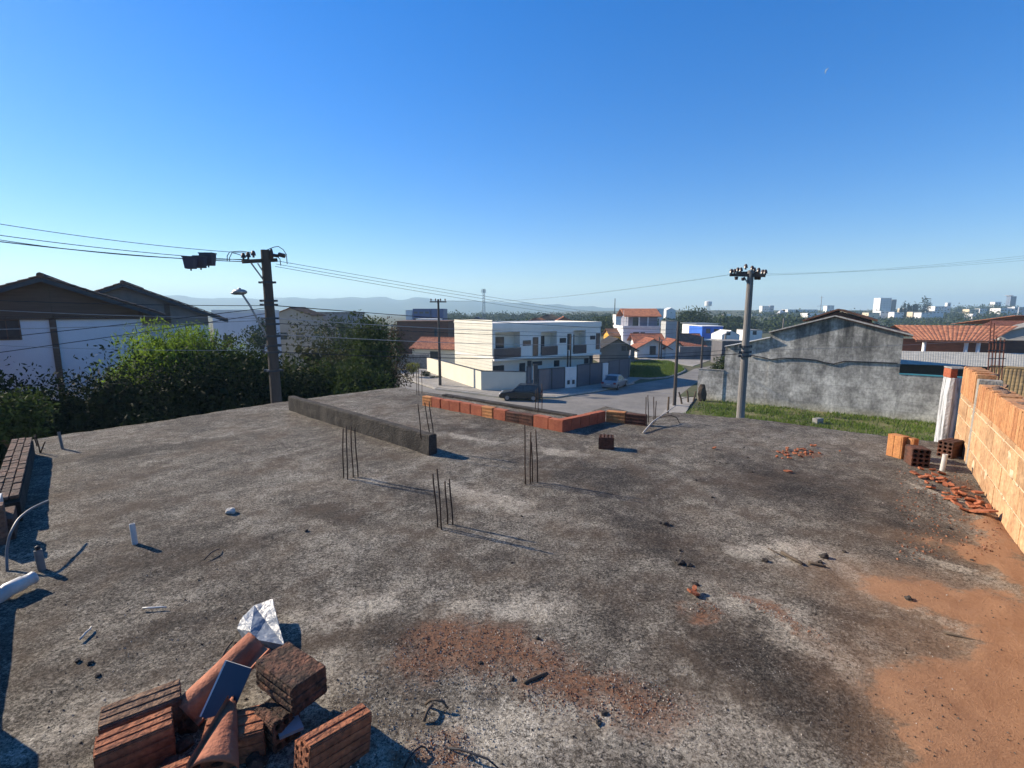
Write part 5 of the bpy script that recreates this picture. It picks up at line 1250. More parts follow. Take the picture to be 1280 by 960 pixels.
# low boundary walls
xlo = fq(871,480)[0]; zlo = fq(900,463)[1]
t = thing('boundary_wall', 'low grey rendered boundary wall left of the gabled house', 'wall', Q0, aq)
MB().box(0, xl2-1.21, -.02, .18, -.3, zlo).build('panel', m_stain, t); MB().box(-.04, xl2-1.21, -.06, .22, zlo+.003, zlo+.06).build('coping', m_conc, t)
xr0, xr1 = xb + .006, LQ + 3.5; zrw = fq(1150,469.5)[1]
t = thing('boundary_wall', 'grey rendered boundary wall right of the gabled house', 'wall', Q0 + (Q1-Q0)/LQ*xr0, aq)
MB().box(.0, xr1-xr0, 0, .2, -.3, zrw).build('panel', m_stain, t)
MB().box(.0, xr1-xr0, -.04, .24, zrw+.003, zrw+.09).build('teal_rail', mat('teal_paint', (.06,.26,.30), (.05,.2,.24), 1, .6), t)
# service cable along the wall
pts = [V(x, y, Q0, Q1) + Vector((-.04,-.06,0)) for x, y in ((935,443.5),(955,447),(963,449.5),(980,447.5),(1000,448),(1020,450),(1030,453),(1042,455),(1055,451.5),(1085,452.5),(1122,454))]
o = MB().tube(pts, .05, 6).build('service_cable', m_wire, loc=pts[0]); tag(o, 'thick dark cable sagging across the grey gable wall', 'cable')
# carport with pale roof, veranda house
def rect_roof(name, label, cat, c4, m, amp=.04, pitch=.3, **kw):
    A, B, Cq, Dq = c4; t = thing(name, label, cat, A); mb = MB(); tiled(mb, A-A, B-A, Cq-A, Dq-A, pitch, amp, 8); mb.build('roof', m, t); return t
e = [D(1118,455,44), D(1345,462,42), D(1345,443,49), D(1118,438.5,50)]
t = rect_roof('carport', 'low carport with pale ribbed roof behind grey boundary wall', 'carport', e, mat('pale_fibre_cement', (.44,.42,.35), (.32,.31,.26), 1.2, .85, famt=.15, fscale=3), .014, .2)
A = e[0]
mb = MB()
for f in (0, .33, .66, 1): q = e[0].lerp(e[1], f) - A + Vector((.3,.1,0)); mb.box(q.x-.08, q.x+.08, q.y, q.y+.16, ZG-A.z, q.z-.1)
mb.build('post', m_frame, t)
mb = MB(); mb.obox(Vector((-.2,5.6,ZG-A.z)), Vector((18,-1,0)), Vector((0,.2,0)), Vector((0,0,3.2))); mb.build('back_wall', m_frame, t)
Pv0, Pv1 = D(1150,424,52), D(1219,426.5,52)
vh = thing('veranda_house', 'house with red tiled veranda roof and pale columns at right', 'house', (Pv0.x, 52, ZG)); lx = lambda px, Y=52: D(px,424,Y).x - Pv0.x
ez = D(1180,425,52).z - ZG; rzv = D(1180,406.5,56).z - ZG
mb = MB(); tiled(mb, (lx(1146),0,ez), (lx(1220),0,ez), (lx(1218,56),4,rzv), (lx(1100,56),4,rzv), .28, .035, 9); tiled(mb, (lx(1100,56)-1,8,ez), (lx(1220),8,ez), (lx(1218,56),4,rzv), (lx(1100,56),4,rzv), .28, .06, 5)
mb.beam((lx(1146),-.05,ez-.12),(lx(1220),-.05,ez-.12), .08, .14); mb.build('roof', m_tile_or, vh); vh.rotation_euler.z = R(-22)
for px in (1153.5, 1194.5, 1206): 
    x = lx(px, 52.3); MB().tube([(x,.4,0),(x,.4,ez-.2)], .17, 12).build('column', m_white, vh, smooth=True)
MB().box(lx(1080,56), lx(1240,56), 3.8, 4.0, 0, ez-.05).build('wall', m_rawb, vh)
MB().box(lx(1100,55), lx(1240,52), .2, 3.79, 0, 2.9).build('terrace', m_bluew, vh)
# second roof + grey gable further right
th2 = thing('tiled_house', 'house with higher red tile roof at the right edge', 'house', (D(1222,412,60).x, 60, ZG)); l2 = lambda px, Y=60: D(px,412,Y).x - th2.location.x
zz1, zz2 = D(1240,411.5,60).z - ZG, D(1240,401,64).z - ZG
mb = MB(); tiled(mb, (l2(1216),0,zz1), (l2(1269),0,zz1), (l2(1262,64),4,zz2), (l2(1220,64),4,zz2), .28, .06, 8); tiled(mb, (l2(1185,66),9,D(1200,405,69).z-ZG), (l2(1262,66),9,D(1200,405,69).z-ZG), (l2(1250,66),5.5,D(1235,394.5,66).z-ZG), (l2(1232,66),5.5,D(1235,394.5,66).z-ZG), .28,.06,8); mb.build('roof', m_tile_or, th2); th2.rotation_euler.z = R(-15)
MB().box(l2(1220), l2(1266), .6, 3.8, 0, zz1-.05).build('wall', m_rawb, th2)
far('grey_gabled_house', 'pale grey gabled house at the extreme right edge', 'house', 1252,1320, 400, 55, mat('pale_grey_render', (.45,.43,.39), (.36,.35,.32), .6, .9), rz=R(-40), zg=ZG, roof='gable', ridge='y', rise=1.5, over=.3, roofm=m_conc, depth=7, wins=[(1.5,2.8,3.9,4.6)])
far('tiled_house', 'low yellowish mossy tile roof just beyond the block wall', 'house', 1246,1330, 463, 30, m_white, rz=R(-48), zg=ZG, roof='gable', ridge='x', rise=1.6, over=.4, roofm=mat('mossy_yellow_tile', (.26,.185,.085), (.11,.08,.045), 1.5, .9, .4, 20, famt=.35, fscale=6), depth=3, rows=10, amp=.035, pitch=.18)
# steel bars and tank stand near carport
t = thing('column_rebar', 'tall dark bundle of bars with brick base behind orange wall', 'rebar', D(1240,470,20)); b0 = t.location
for i, (px0, px1, py) in enumerate(((1236.5,1239,400),(1241,1243,404),(1244.5,1246,420),(1250.5,1251,422),(1253.5,1256,424))):
    a, b = D(px0,478,20) - b0, D(px1,py,20) - b0; MB().tube([a + Vector((0,0,-1)), b], .022, 5).build('bar', mat('red_rust', (.14,.05,.035), (.09,.035,.025), 10, .8), t)
for z_, w_ in ((428,1.0),(438,.8),(448,.8),(458,.8)): a, b = D(1235,z_,20)-b0, D(1257,z_,20)-b0; MB().beam(a, b, .03, .03).build('tie', m_frame, t)
# ================================================================ skyline on the hill
m_fw = mat('far_white', (.70,.69,.66), (.62,.61,.58), .1, .9); m_fg = mat('far_grey', (.40,.41,.43), (.33,.34,.36), .1, .9); m_fc = mat('far_cream', (.62,.52,.36), (.55,.46,.32), .1, .9)
def blk(label, x0, x1, yt, Y, m, nx=3, nz=2, cat='building', name='distant_building', **k):
    w_ = (x1-x0)/F*Y; return far(name, label, cat, x0, x1, yt, Y, m, over=.05, wins=grid(w_, D(x0,yt,Y).z - tz(D(x0,yt,Y).x,Y), nx, nz, .45, .3, 4), wframe=m_fg, **k)
k = dict(roofm=m_fw)
blk('pale apartment block with grey side right of utility pole', 953,962, 382.5, 520, m_fw, 3, 3, **k); blk('grey apartment block joined to the pale one', 962.5,967.5, 382, 524, m_fg, 2, 3, roofm=m_fg)
far('distant_church', 'white cone roofed round tower on skyline', 'tower', 974,986, 387.5, 500, m_fc, over=.1, roof='hip', rise=4.5, roofm=m_fw)
blk('long white hall with grey roof on the skyline', 985,1022, 387, 505, m_fw, 6, 1, roofm=m_fg, depth=12)
blk('low cream building below the cone roofed tower', 966,984, 394, 480, m_fc, 4, 1, **k)
blk('low pale shed roofs left of the long white hall', 940,957, 393, 470, m_fg, 4, 1, **k)
blk('white tower just left of the gable peak', 1034,1043, 382, 560, m_fw, 2, 3, **k)
blk('pale flat building right of the gable peak', 1060,1078, 388.5, 470, m_fc, 4, 1, **k)
blk('tall white tower block, brightest on the skyline', 1101,1115, 372.5, 560, m_fw, 4, 5, **k); blk('side of the tall white tower block with shade put in its colour', 1115.5,1121, 374.5, 566, mat('far_shade_tone', (.2,.17,.16), (.15,.13,.12), .1, .9), 2, 5, roofm=m_fg)  # second block is the tower's unlit side, shade put in its colour
blk('cream square building in front of the conifers', 1129.5,1141, 385.5, 430, m_fc, 3, 2, **k)
for i, (x0,x1,yt,Y) in enumerate(((1086,1100,391,420),(1101,1118,389,425),(1118,1130,390.5,415),(1141,1152,390,420),(1152,1166,391,410),(1166,1180,389,425),(1212,1224,386.5,460),(1225,1234,386,465),(1216,1230,392.5,400),(1246,1256,388,420),(1010,1030,391.5,440),(905,915,393,420))):
    blk(['low white house left under the tall white tower block','long low white house right under the tall white tower','low white house left of the cream square building','low white house right of the cream square building','low pale house at the tree edge beneath conifers','low white house under the white hall with tank','white roof among trees right of the hall','small white roof beside another among trees','white house half sunk in the wood at right','white house left of the bright cluster at right edge','low house before the long white hall','small pale roof left of the utility pole'][i], x0, x1, yt, Y, m_fw if i % 3 else m_fc, 3, 1, **k)
blk('white flat hall with roof tank right of the conifers', 1169,1184, 383, 470, m_fw, 4, 2, **k); blk('white roof tank tower beside the flat hall', 1184.5,1189, 378.5, 472, m_fw, 1, 2, **k)
blk('bright white apartment cluster at the right edge', 1251,1268, 385.5, 380, m_fw, 4, 2, **k); blk('bright white stair tower on the cluster at right edge', 1268.5,1273, 383.5, 381, m_fw, 1, 2, **k)
blk('pale grey block at the extreme right of the skyline', 1274,1292, 384, 400, m_fg, 3, 2, roofm=m_fg)
blk('slim blue grey tower at the right of the skyline', 1264,1271, 370.5, 600, mat('far_slate', (.16,.20,.26), (.13,.16,.21), .1, .8), 2, 6, roofm=m_fg)
blk('white block beside trees left of the slim tower', 1244,1252, 377.5, 590, m_fw, 2, 2, **k)
def mast(name, label, cat, px, pytop, pybot, Y, wd, lattice=True, m=m_steel):
    a, b = D(px, pybot, Y), D(px, pytop, Y); h = b.z - a.z; t = thing(name, label, cat, a); mb = MB()
    if lattice:
        for sx in (-1,1):
            for sy in (-1,1): mb.beam((sx*wd,sy*wd,0),(sx*wd*.5,sy*wd*.5,h), .14, .14)
        n_ = 12
        for k_ in range(n_):
            z0, z1 = h*k_/n_, h*(k_+1)/n_; w0, w1 = wd*(1-.5*k_/n_), wd*(1-.5*(k_+1)/n_)
            for s_ in (-1,1): mb.beam((-w0*s_,-w0,z0),(w1*s_,-w1,z1), .08, .08); mb.beam((-w0,-w0*s_,z0),(-w1,w1*s_,z1), .08, .08)
    else: mb.tube([(0,0,0),(0,0,h)], [wd, wd*.6], 6)
    mb.build('mast', m, t); return t, h
t, h = mast('radio_tower', 'tall lattice radio tower behind the pale siding wall', 'tower', 605, 361, 400, 200, .55)
mb = MB()
for k_ in range(3): mb.box(-.9+.7*k_, -.6+.7*k_, -.3, .1, h-1.6, h-.2)
mb.build('antenna_panel', m_white, t)
mast('radio_mast', 'thin grey mast above trees right of townhouses', 'mast', 768, 373, 400, 190, .22, False, m_frame)
mast('flag_pole', 'thin pale pole left of white house', 'pole', 779, 388, 412, 96, .06, False, m_white)
# water tower and tank-on-stem
t, h = mast('water_tower', 'white water tower on thin legs above the skyline trees', 'water tower', 884.5, 382.5, 392, 480, 2.2)
MB().tube([(0,0,h),(0,0,h+.2),(0,0,h+4.4),(0,0,h+5)], [3.0,3.4,3.4,1.0], 14).build('tank', m_fw, t, smooth=False)
t, h = mast('water_tower', 'grey mushroom water tower left of the slim blue tower', 'water tower', 1260, 369, 380, 610, .9, False, m_fg)
MB().tube([(0,0,h-1.8),(0,0,h-.6),(0,0,h)], [1.0,4.2,3.6], 14).build('tank', m_fg, t)

# ================================================================ poles
def pole(name, label, px, pytop, Y, r0_, r1_, pmid=None, m=m_pole, cat='utility pole', group='utility poles'):
    c = D(pmid[0] if pmid else px, pmid[1] if pmid else 400, Y); top = D(px, pytop, Y).z
    t = thing(name, label, cat, (c.x, c.y, ZG), 0, group); h = top - ZG
    MB().tube([(0,0,-.2),(0,0,h*.5),(0,0,h)], [r0_, (r0_+r1_)/2, r1_], 14).build('shaft', m, t, smooth=False); return t, h, c
def insul(mb, c, r=.07, h=.2): 
    c = Vector(c)
    mb.tube([c, c+Vector((0,0,h*.3)), c+Vector((0,0,h*.32)), c+Vector((0,0,h*.6)), c+Vector((0,0,h*.62)), c+Vector((0,0,h))], [r*.4,r*.4,r,r*.8,r*.9,r*.45], 10)
m_dpole = mat('dark_pole', (.085,.07,.06), (.05,.042,.038), 2, .9, .3, 40, stretch=(1,1,.2))
# left pole
LP, LH, LC = pole('utility_pole', 'thick dark utility pole with street lamp arm at left', 332, 312.5, 15, .20, .13, (338,400), m_dpole)
YL = 15
def lp(px, py, dy=0.): q = D(px, py, YL+dy); return q - Vector((LC.x, LC.y, ZG))
mb = MB(); mb.beam(lp(303,327,-.5), lp(346,325,.35), .09, .11); mb.build('crossarm', m_dpole, LP)
MB().beam(lp(314,329,-.2), lp(331,352), .04, .04).beam(lp(322,329,-.12), lp(331,343), .03, .03).build('brace', m_steel, LP)
for px, py in ((304.5,325),(310.5,324),(317,322)): mb = MB(); insul(mb, lp(px, py, -.3), .075, .2); mb.build('insulator', m_porc, LP)
mb = MB(); mb.tube([lp(339.5,323), lp(339.5,319), lp(339,311)], [.05,.07,.03], 8); mb.build('surge_arrester', m_porc, LP)
mb = MB(); mb.tube([lp(341,319,-.1), lp(348,320,-.1)], [.05,.05], 8); mb.tube([lp(348.5,318,-.1), lp(356,320,-.1)], [.065,.065], 8); mb.build('fuse_cutout', m_porc, LP)
mb = MB()
for c_ in ([(330,314),(342,309),(348,308),(354,312),(358,318),(359,330)], [(318,316),(300,314),(287,315),(284,320),(284,326)], [(304,320),(295,317),(290,316),(287,322),(287,327)], [(346,320),(350,324),(351,332)]):
    mb.tube([lp(x, y, .05) for x, y in c_], .012, 5)
mb.build('jumper_wire', m_wire, LP)
for py in (353,376,381,398,405,420,432,440,463): mb = MB(); c_ = lp(332+ (py-312)*.07, py); rr = .135 + .07*(py-312)/190; mb.tube([(0,0,c_.z-.03),(0,0,c_.z+.03)], rr+.02, 14); mb.box(-rr-.12, -rr, -.03, .03, c_.z-.03, c_.z+.03); mb.box(rr, rr+.1, -.03, .03, c_.z-.03, c_.z+.03); mb.build('clamp_band', m_frame, LP)
MB().tube([lp(336,424), lp(322,400,-.1), lp(313,383,-.15), lp(303,368,-.2)], .03, 8).build('lamp_arm', m_steel, LP)
mb = MB(); mb.blob(lp(300,365,-.2), (.22,.16,.09), 3, 2, .1); mb.tube([lp(299,363,-.2), lp(299.5,360,-.2)], [.05,.04], 8); mb.blob(lp(295,366.5,-.2), (.16,.12,.05), 5, 2, .1); mb.build('lamp_head', m_steel, LP, smooth=True)
# hanging boxes on the wire
for i, (x0, x1, y0, y1, dy) in enumerate(((230,246,322,336,0),(243,258,321,335,.3),(251,269,317.5,332,.6))):
    a, b = D(x0, y0, 13.2+dy), D(x1, y1, 13.2+dy); w_ = b.x-a.x; h_ = a.z-b.z
    t = thing('cable_box', ['dark tapered box hanging from the cables, leftmost of three','dark tapered box hanging from the cables, middle of three','dark tapered box hanging from the cables, largest and nearest pole'][i], 'cable box', (a.x+w_/2, a.y, b.z), 0, 'boxes hanging on the cables')
    mb = MB(); q = .40*w_; p_ = .5*w_
    mb.add([(-q,-q*.6,0),(q,-q*.6,0),(q,q*.6,0),(-q,q*.6,0),(-p_,-p_*.6,h_),(p_,-p_*.6,h_),(p_,p_*.6,h_),(-p_,p_*.6,h_)], [(0,3,2,1),(4,5,6,7),(0,1,5,4),(1,2,6,5),(2,3,7,6),(3,0,4,7)]); mb.build('case', mat('box_plastic', (.05,.05,.075), (.04,.04,.06), 4, .6), t, bevel=.015)
    MB().box(-p_*1.04, p_*1.04, -p_*.64, p_*.64, h_+.002, h_+.03).build('lid', m_frame, t); MB().tube([(0,0,-.05),(0,0,0)], .02, 6).build('gland', m_frame, t)
# right pole
RP, RH, RC_ = pole('utility_pole', 'pale concrete utility pole crowned with insulators at right', 935.5, 338, 20, .19, .12, (932,430))
def rp(px, py, dy=0.): return D(px, py, 20+dy) - Vector((RC_.x, RC_.y, ZG))
MB().beam(rp(912,343.5,.3), rp(957,344.5,-.3), .1, .12).build('crossarm', m_dpole, RP)
MB().beam(rp(920,341.5,1), rp(950,341,.6), .1, .12).build('crossarm', m_dpole, RP)
MB().beam(rp(930,346), rp(934,353), .04, .04).beam(rp(941,346), rp(937,353), .04, .04).build('brace', m_steel, RP)
for px, py, dy in ((914,343,.25),(918,343,.2),(922,341,1),(926,341,.9),(932,337,.1),(940,339,.3),(942.5,341,.5),(948,341.5,.6),(953,344,-.2),(956.5,344,-.3)): mb = MB(); insul(mb, rp(px, py, dy), .085, .22); mb.build('insulator', m_porc, RP)
for px, py in ((920.5,346),(929,347),(945,346),(949,346)): mb = MB(); q = rp(px, py); mb.tube([q, q+Vector((.0,0,-.12))], [.08,.06], 8); mb.build('strain_insulator', m_porc, RP)
for py in (433,440,445): mb = MB(); c_ = rp(932, py); mb.tube([(0,0,c_.z-.04),(0,0,c_.z+.04)], .195, 14); mb.box(-.28,-.17,-.04,.04,c_.z-.05,c_.z+.05); mb.box(.17,.26,-.04,.04,c_.z-.05,c_.z+.05); mb.build('clamp_band', m_frame, RP)
# other poles
def slim(label, px, pytop, pybase, r0_, r1_, m, arm=0, pm=None):
    b = G(px, pybase, ZG); t, h, c = pole('utility_pole', label, px, pytop, b.y, r0_, r1_, (px, (pytop+pybase)/2), m)
    if arm:
        MB().box(-arm, arm, -.2, -.08, h-.35, h-.22).build('crossarm', m_dpole, t)
        for x in (-arm*.85, -arm*.3, arm*.3, arm*.85): mb = MB(); insul(mb, (x,-.14,h-.22), .09, .28); mb.build('insulator', m_porc, t)
    return t, h, c
S1, S1h, S1c = slim('slim dark utility pole with crossarm at the corner pavement', 549, 374, 483, .17, .11, m_dpole, .9)
S2, S2h, S2c = slim('dark wooden pole at the end of pavement right of silver car', 845.5, 402, 508, .16, .11, m_dpole)
S3, S3h, S3c = slim('dark pole at the far side of the side street by low grey wall', 877.5, 421, 462, .17, .13, m_dpole)
S4, S4h, S4c = slim('pale concrete pole beside the shrubs behind grey wall', 906, 417, 450, .2, .16, m_pole)
S5, S5h, S5c = slim('thin dark pole before the white wall of tiled house, left', 824, 421, 449, .14, .1, m_dpole)
slim('thin dark pole before the white wall of tiled house, right', 826.8, 425, 449, .12, .1, m_dpole)
slim('dark pole rising behind the gate pillars, left of pair', 709.5, 438, 484.5, .1, .09, m_dpole); slim('dark pole rising behind the gate pillars, right of pair', 713, 418, 484, .09, .08, m_dpole)
slim('small grey pole on the roofs left of gable peak', 977.5, 398, 452, .12, .1, m_pole)

# ================================================================ cables
NC = [0]
def cable(a, b, sag, label, r=.012, group='overhead cables', m=None):
    a, b = Vector(a), Vector(b); pts = []
    for k_ in range(25): f = k_/24; q = a.lerp(b, f); q.z -= sag*4*f*(1-f); pts.append(q)
    o = MB().tube(pts, r, 5).build('overhead_cable', m or m_wire, loc=a); return tag(o, label, 'cable', group)
cable(D(-160,252,10.5), D(318,317,14.8), .15, 'topmost thin cable from left edge to the lamp pole', .008)
cable(D(-160,270,10.5), D(304,325,14.7), .12, 'second cable from left edge to the lamp pole insulators', .009)
cable(D(-160,271.5,10.5), D(310,324,14.7), .25, 'third cable running just under the second at left', .009)
cable(D(-160,281,10.5), D(303,327,14.6), .12, 'lowest of the upper cables carrying the hanging boxes', .012)
E2 = [D(900,407,90), D(900,410,90), D(900,413,90)]
cable(D(346,326,15.3), D(836,398,60), .35, 'upper of three cables descending from lamp pole across sky', .0075)
cable(D(345,330,15.3), D(842,402,60), .35, 'middle of three cables descending from lamp pole across sky', .0075)
cable(D(344,333,15.3), D(846,406,60), .40, 'lower of three cables descending from lamp pole across sky', .0075)
for i, (x0, y0) in enumerate(((914,343),(926,341),(918,343))):
    cable(D(x0, y0, 20.2), D(546+i*2.5, 375.6, S1c.y), .5, ['faint cable from right pole to the corner pole, upper','faint cable from right pole to the corner pole, middle','faint cable from right pole to the corner pole, lower'][i], .0025)
for i, (x0, y0, y1) in enumerate(((953,344,314),(956,344,317),(948,342,321))):
    cable(D(x0, y0, 20), D(1330, y1, 16), .12, ['upper cable from right pole to right edge of sky','middle cable from right pole to right edge of sky','lower cable from right pole to right edge of sky'][i], .0025)
mlite = mat('pale_cable', (.30,.30,.31), (.25,.25,.26), 3, .6)
tel = [((-40,374,13),(336,382,15),.05,.010,m_wire,'low cable crossing the brown gable at left'),
       ((-40,386,13),(337,398,15),.05,.008,mlite,'pale cable across the brown gable boards'),
       ((-40,412.5,13),(337,400,15),.03,.010,mlite,'pale cable crossing the white house wall'),
       ((-40,426,12),(332,385,15),.02,.010,m_wire,'dark cable slanting up across the white house wall, upper'),
       ((-40,446,12),(332,392,15),.02,.010,m_wire,'dark cable slanting up across the white house wall, lower'),
       ((-40,430,13),(340,437,15),.08,.007,mlite,'thin pale cable in front of the bright feathery tree'),
       ((344,382,15),(905,409,70),.5,.014,m_wire,'first telephone cable crossing before the townhouse parapet'),
       ((344,398,15),(846,412,41.7),.35,.013,mlite,'pale telephone cable crossing the upper balconies'),
       ((344,404,15),(846,416,41.7),.35,.012,m_wire,'telephone cable crossing the townhouse upper windows'),
       ((345,418,15),(846,424,41.7),.4,.012,mlite,'pale telephone cable crossing the balcony rails'),
       ((345,430,15),(930,436,20),.35,.009,m_wire,'dark telephone cable under the balconies to right pole'),
       ((345,440,15),(930,442,20),.22,.014,m_wire,'thick dark cable from lamp pole to the right pole clamps'),
       ((934,438,20),(1330,418,18),.1,.006,mlite,'thin pale cable across the grey gable wall')]
for a, b, sg, rr, mm, lb in tel: cable(D(*a), D(*b), sg, lb, rr, m=mm)

# ================================================================ cars
def car(label, P, rz, L, W, H, paint, sedan):
    t = thing('parked_car', label, 'car', P, rz, 'parked cars')
    w2 = W/2; zb = .22; belt = .88
    lower = [(0,.42),(.02,.72),(.12,belt),(.95 if not sedan else 1.0,belt+.03),(L*.66,belt+.02),(L*.80,.84),(L-.12,.72),(L,.58),(L,.36),(L-.15,zb),(.15,zb)]
    mb = MB(); n_ = len(lower)
    def hwid(z): return w2*(1 - .05*max(0,(z-.6)/.3) - .06*max(0,(.4-z)/.2))
    for s_ in (-1,-.93,.93,1):
        for x, z in lower:
            xx = x if abs(s_) < 1 else L/2 + (x-L/2)*.985; zz = z if abs(s_) < 1 else .55 + (z-.55)*.9
            mb.v.append((xx, s_*hwid(z), zz))
    for k_ in range(3):
        for j in range(n_): mb.f.append((k_*n_+j, k_*n_+(j+1)%n_, (k_+1)*n_+(j+1)%n_, (k_+1)*n_+j)); mb.m.append(0)
    mb.f.append(tuple(range(n_))); mb.f.append(tuple(range(4*n_-1,3*n_-1,-1))); mb.m += [0,0]
    xr0, xr1 = (.10, .42) if not sedan else (.55, 1.25); xf0, xf1 = L*.72, L*.53
    g = [(xr0,belt),(xr1,H),(xf1,H),(xf0,belt-.02)]; tw = w2*.74; bwid = w2*.93
    mb.add([(x, -(tw if z > 1 else bwid), z) for x, z in g] + [(x, (tw if z > 1 else bwid), z) for x, z in g], [(0,1,2,3),(7,6,5,4),(0,4,5,1),(1,5,6,2),(2,6,7,3)])
    mb.build('body', paint, t, smooth=False, bevel=.03)
    def panel(pts, name, m): 
        c = sum((Vector(p) for p in pts), Vector())/len(pts); nn = (Vector(pts[1])-Vector(pts[0])).cross(Vector(pts[2])-Vector(pts[0])).normalized()
        ctr = Vector((L/2,0,.7)); nn = nn if nn.dot(c-ctr) > 0 else -nn
        mb = MB(); mb.add([Vector(p)+nn*.012 for p in pts]+[Vector(p)-nn*.01 for p in pts], [(0,1,2,3),(7,6,5,4)]+[(j,(j+1)%4,(j+1)%4+4,j+4) for j in range(4)]); return mb.build(name, m, t)
    def lerp2(a, b, f): return a + (b-a)*f
    for s_ in (-1,1):
        y0, y1 = bwid*s_, tw*s_; f0, f1 = .12, .88
        def pt(x_lo, x_hi, f): return (lerp2(x_lo,x_hi,f), lerp2(y0,y1,f), lerp2(belt,H,f))
        xm = L*.42
        panel([pt(xr0+.25,xr1+.12,f0), pt(xm,xm,f0), pt(xm,xm,f1), pt(xr0+.25,xr1+.12,f1)], 'side_window', m_glass)
        panel([pt(xm+.07,xm+.07,f0), pt(xf0-.22,xf1-.08,f0), pt(xf0-.22,xf1-.08,f1), pt(xm+.07,xm+.07,f1)], 'side_window', m_glass)
        mb = MB(); mb.blob((xf0-.3, s_*(w2+.07), belt+.1), (.07,.1,.07), 2, 1, .1); mb.build('mirror', paint, t, smooth=True)
        mb = MB(); mb.blob((L-.17, s_*w2*.72, .66), (.17,.17,.085), 1, 2, .05); mb.build('headlight', mat('headlight_glass', (.6,.62,.65), (.5,.52,.55), 4, .1, spec=.8), t, smooth=True)
        MB().box(-.02,.06, min(s_*w2*.62, s_*w2*.92), max(s_*w2*.62, s_*w2*.92), .66, .84).build('tail_light', mat('tail_red', (.25,.02,.02), (.2,.015,.015), 4, .2), t)
        for x in (.72, L-.78):
            wh = MB(); wh.tube([(x, s_*(w2-.19), .3),(x, s_*(w2+.005), .3)], .30, 20); o = wh.build('wheel', m_black, t)
            rm = MB(); rm.tube([(x, s_*(w2), .3),(x, s_*(w2+.018), .3)], .19, 14); rm.build('rim', m_steel, o)
    panel([(lerp2(xf0,xf1,.1),-bwid*.85,lerp2(belt,H,.1)),(lerp2(xf0,xf1,.1),bwid*.85,lerp2(belt,H,.1)),(lerp2(xf0,xf1,.9),tw*.9,lerp2(belt,H,.9)),(lerp2(xf0,xf1,.9),-tw*.9,lerp2(belt,H,.9))], 'windscreen', m_glass)
    panel([(lerp2(xr0,xr1,.15),-bwid*.82,lerp2(belt,H,.15)),(lerp2(xr0,xr1,.15),bwid*.82,lerp2(belt,H,.15)),(lerp2(xr0,xr1,.88),tw*.88,lerp2(belt,H,.88)),(lerp2(xr0,xr1,.88),-tw*.88,lerp2(belt,H,.88))], 'rear_window', m_glass)
    mb = MB().box(L-.03, L+.04, -w2*.85, w2*.85, .28, .46); mb.build('front_bumper', paint, t, bevel=.02); MB().box(-.05, .03, -w2*.85, w2*.85, .32, .52).build('rear_bumper', paint, t, bevel=.02)
    MB().box(-.058, -.052, -.22, .22, .56, .67).build('number_plate', mat('blank_plate', (.5,.5,.5), (.45,.45,.45), 3, .5), t)
    return t
m_dcar = mat('black_car_paint', (.012,.013,.016), (.016,.017,.02), 2, .25, spec=.5); m_scar = mat('silver_car_paint', (.25,.25,.26), (.22,.22,.23), 2, .35, metal=.3, spec=.5)
a = G(676,500.5,ZG); b = G(633,500.5,ZG); 
car('black hatchback parked with its nose left beside the cream wall', (a.x+.1, a.y+.1, ZG+.004), math.pi - .14, 3.95, 1.66, 1.5, m_dcar, False)
a = G(762,488.2,ZG); 
car('silver sedan seen from behind parked by the grey gates', (a.x-.1, a.y+.2, ZG+.004), R(60), 4.35, 1.7, 1.45, m_scar, True)

# fence posts on the grass
for i, (x0,y0,x1,y1) in enumerate(((853,506,848.5,490),(860.5,504,859,488),(866,503,870,489),(834,522,836,496))):
    a, b = G(x0, y0, ZG), None; b = V(x1, y1, a, a + Vector((1,0,0)))
    o = MB().tube([a + Vector((0,0,-.2)), a.lerp(b,.5) + Vector((.02,0,0)), b], [.09,.08,.065], 7).build('fence_post', m_wood, loc=a)
    tag(o, ['leaning dark fence post nearest the wooden pole','thin upright fence post between two leaning ones','fence post leaning right beside low grey wall','upright fence post standing just beyond slab corner'][i], 'fence post', 'old fence posts')
a, b = G(851,508,ZG) + Vector((0,0,.7)), G(868,505,ZG) + Vector((0,0,.75)); o = MB().tube([a,b], .03, 5).build('fence_rail', m_wood, loc=a); tag(o, 'single thin rail between the old fence posts', 'rail')
a = G(877,502,ZG); o = MB().blob((0,0,.75), (.38,.3,.95), 6, 2, .35).build('tree_stump', m_bark, loc=(0,0,0)); o.location = a; tag(o, 'dark upright stump against the low grey wall', 'stump')
a = G(1022,530,ZG); o = MB().box(-.35,.35,-.2,.2,0,.45).build('concrete_block', m_conc, bevel=.03); o.location = a; o.rotation_euler.z = .4; tag(o, 'pale concrete block on the grass strip', 'block')

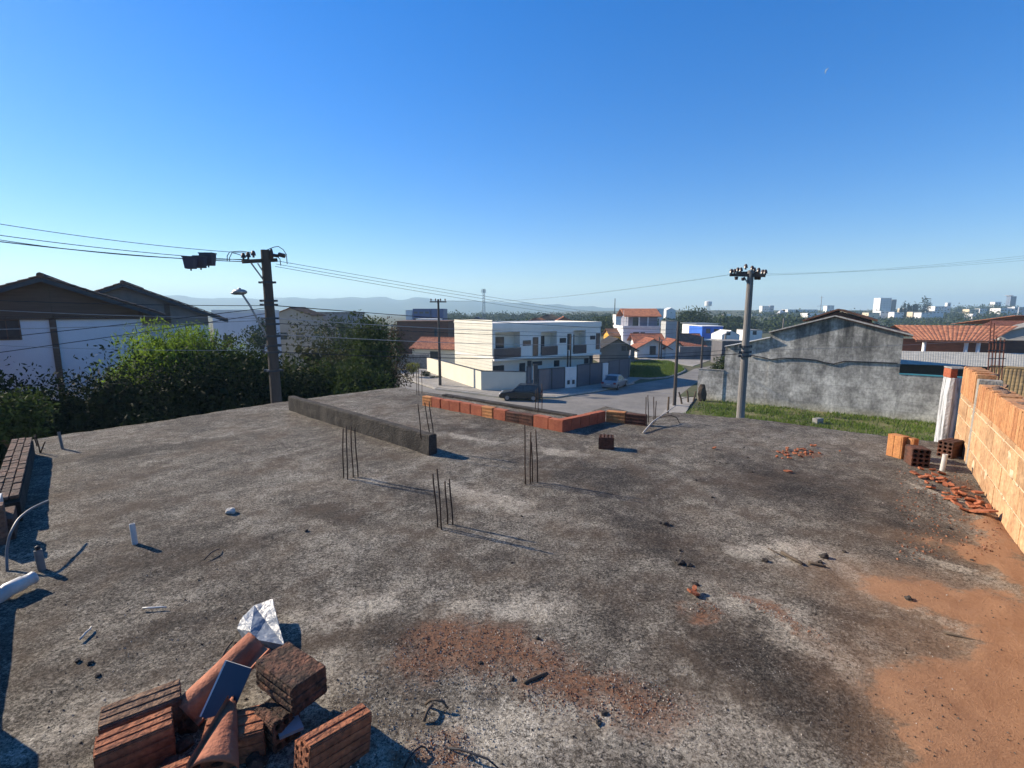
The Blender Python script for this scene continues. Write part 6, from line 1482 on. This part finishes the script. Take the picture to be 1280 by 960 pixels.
# ================================================================ grit scattered on the slab
def chips(name, n, m, box, rmin, rmax, mask=None, seed=0):
    r = np.random.default_rng(seed); P = []
    while len(P) < n:
        px, py = r.uniform(box[0], box[1]), r.uniform(box[2], box[3]); p = G(px, py)
        if not inside((p.x,p.y), BX): continue
        if mask is not None and emask(mask, p.x, p.y) < r.random(): continue
        P.append((p.x, p.y, hgt(p.x,p.y)))
    P = np.array(P); n = len(P); s_ = r.uniform(rmin, rmax, n)
    tet = np.array([(1,0,-.5),(-.5,.87,-.5),(-.5,-.87,-.5),(.15,.1,.75)])
    ja = r.uniform(.6,1.4,(n,4,3)); a = r.uniform(0,6.28,n); c_, q_ = np.cos(a), np.sin(a)
    v = tet[None]*ja*s_[:,None,None]; vx = v[...,0]*c_[:,None]-v[...,1]*q_[:,None]; vy = v[...,0]*q_[:,None]+v[...,1]*c_[:,None]
    v = np.stack([vx,vy,v[...,2]],-1) + P[:,None,:]; v[...,2] += (s_*.3)[:,None]
    f = [(4*i+a_,4*i+b_,4*i+c2) for i in range(n) for a_,b_,c2 in ((0,1,3),(1,2,3),(2,0,3))]
    me = bpy.data.meshes.new(name); me.from_pydata(v.reshape(-1,3).tolist(), [], f); me.materials.append(m); me.update(); o = bpy.data.objects.new(name, me); C.objects.link(o); return tag(o, kind='stuff')
m_grav = mat('pale_grit', (.42,.38,.32), (.24,.21,.18), 40, .95, island=.4)
m_gravd = mat('dark_grit', (.05,.043,.037), (.09,.07,.055), 40, .95, island=.4)
m_gravr = mat('terracotta_grit', (.24,.11,.06), (.13,.065,.042), 40, .95, island=.4)
chips('gravel', 1700, m_grav, (440,1000,740,960), .002, .005, GRIT, 1)
chips('gravel', 700, m_grav, (420,620,840,960), .002, .0055, None, 7)
chips('gravel', 3000, m_gravr, (440,1050,740,960), .0018, .005, GRIT, 2)
chips('gravel', 900, m_gravd, (60,1200,560,960), .003, .007, None, 3)
chips('gravel', 500, m_grav, (60,1200,560,960), .002, .005, None, 4)
chips('gravel', 160, m_gravd, (1080,1280,650,960), .002, .006, SAND, 5)
chips('gravel', 500, m_gravr, (1120,1250,580,700), .004, .012, None, 6)
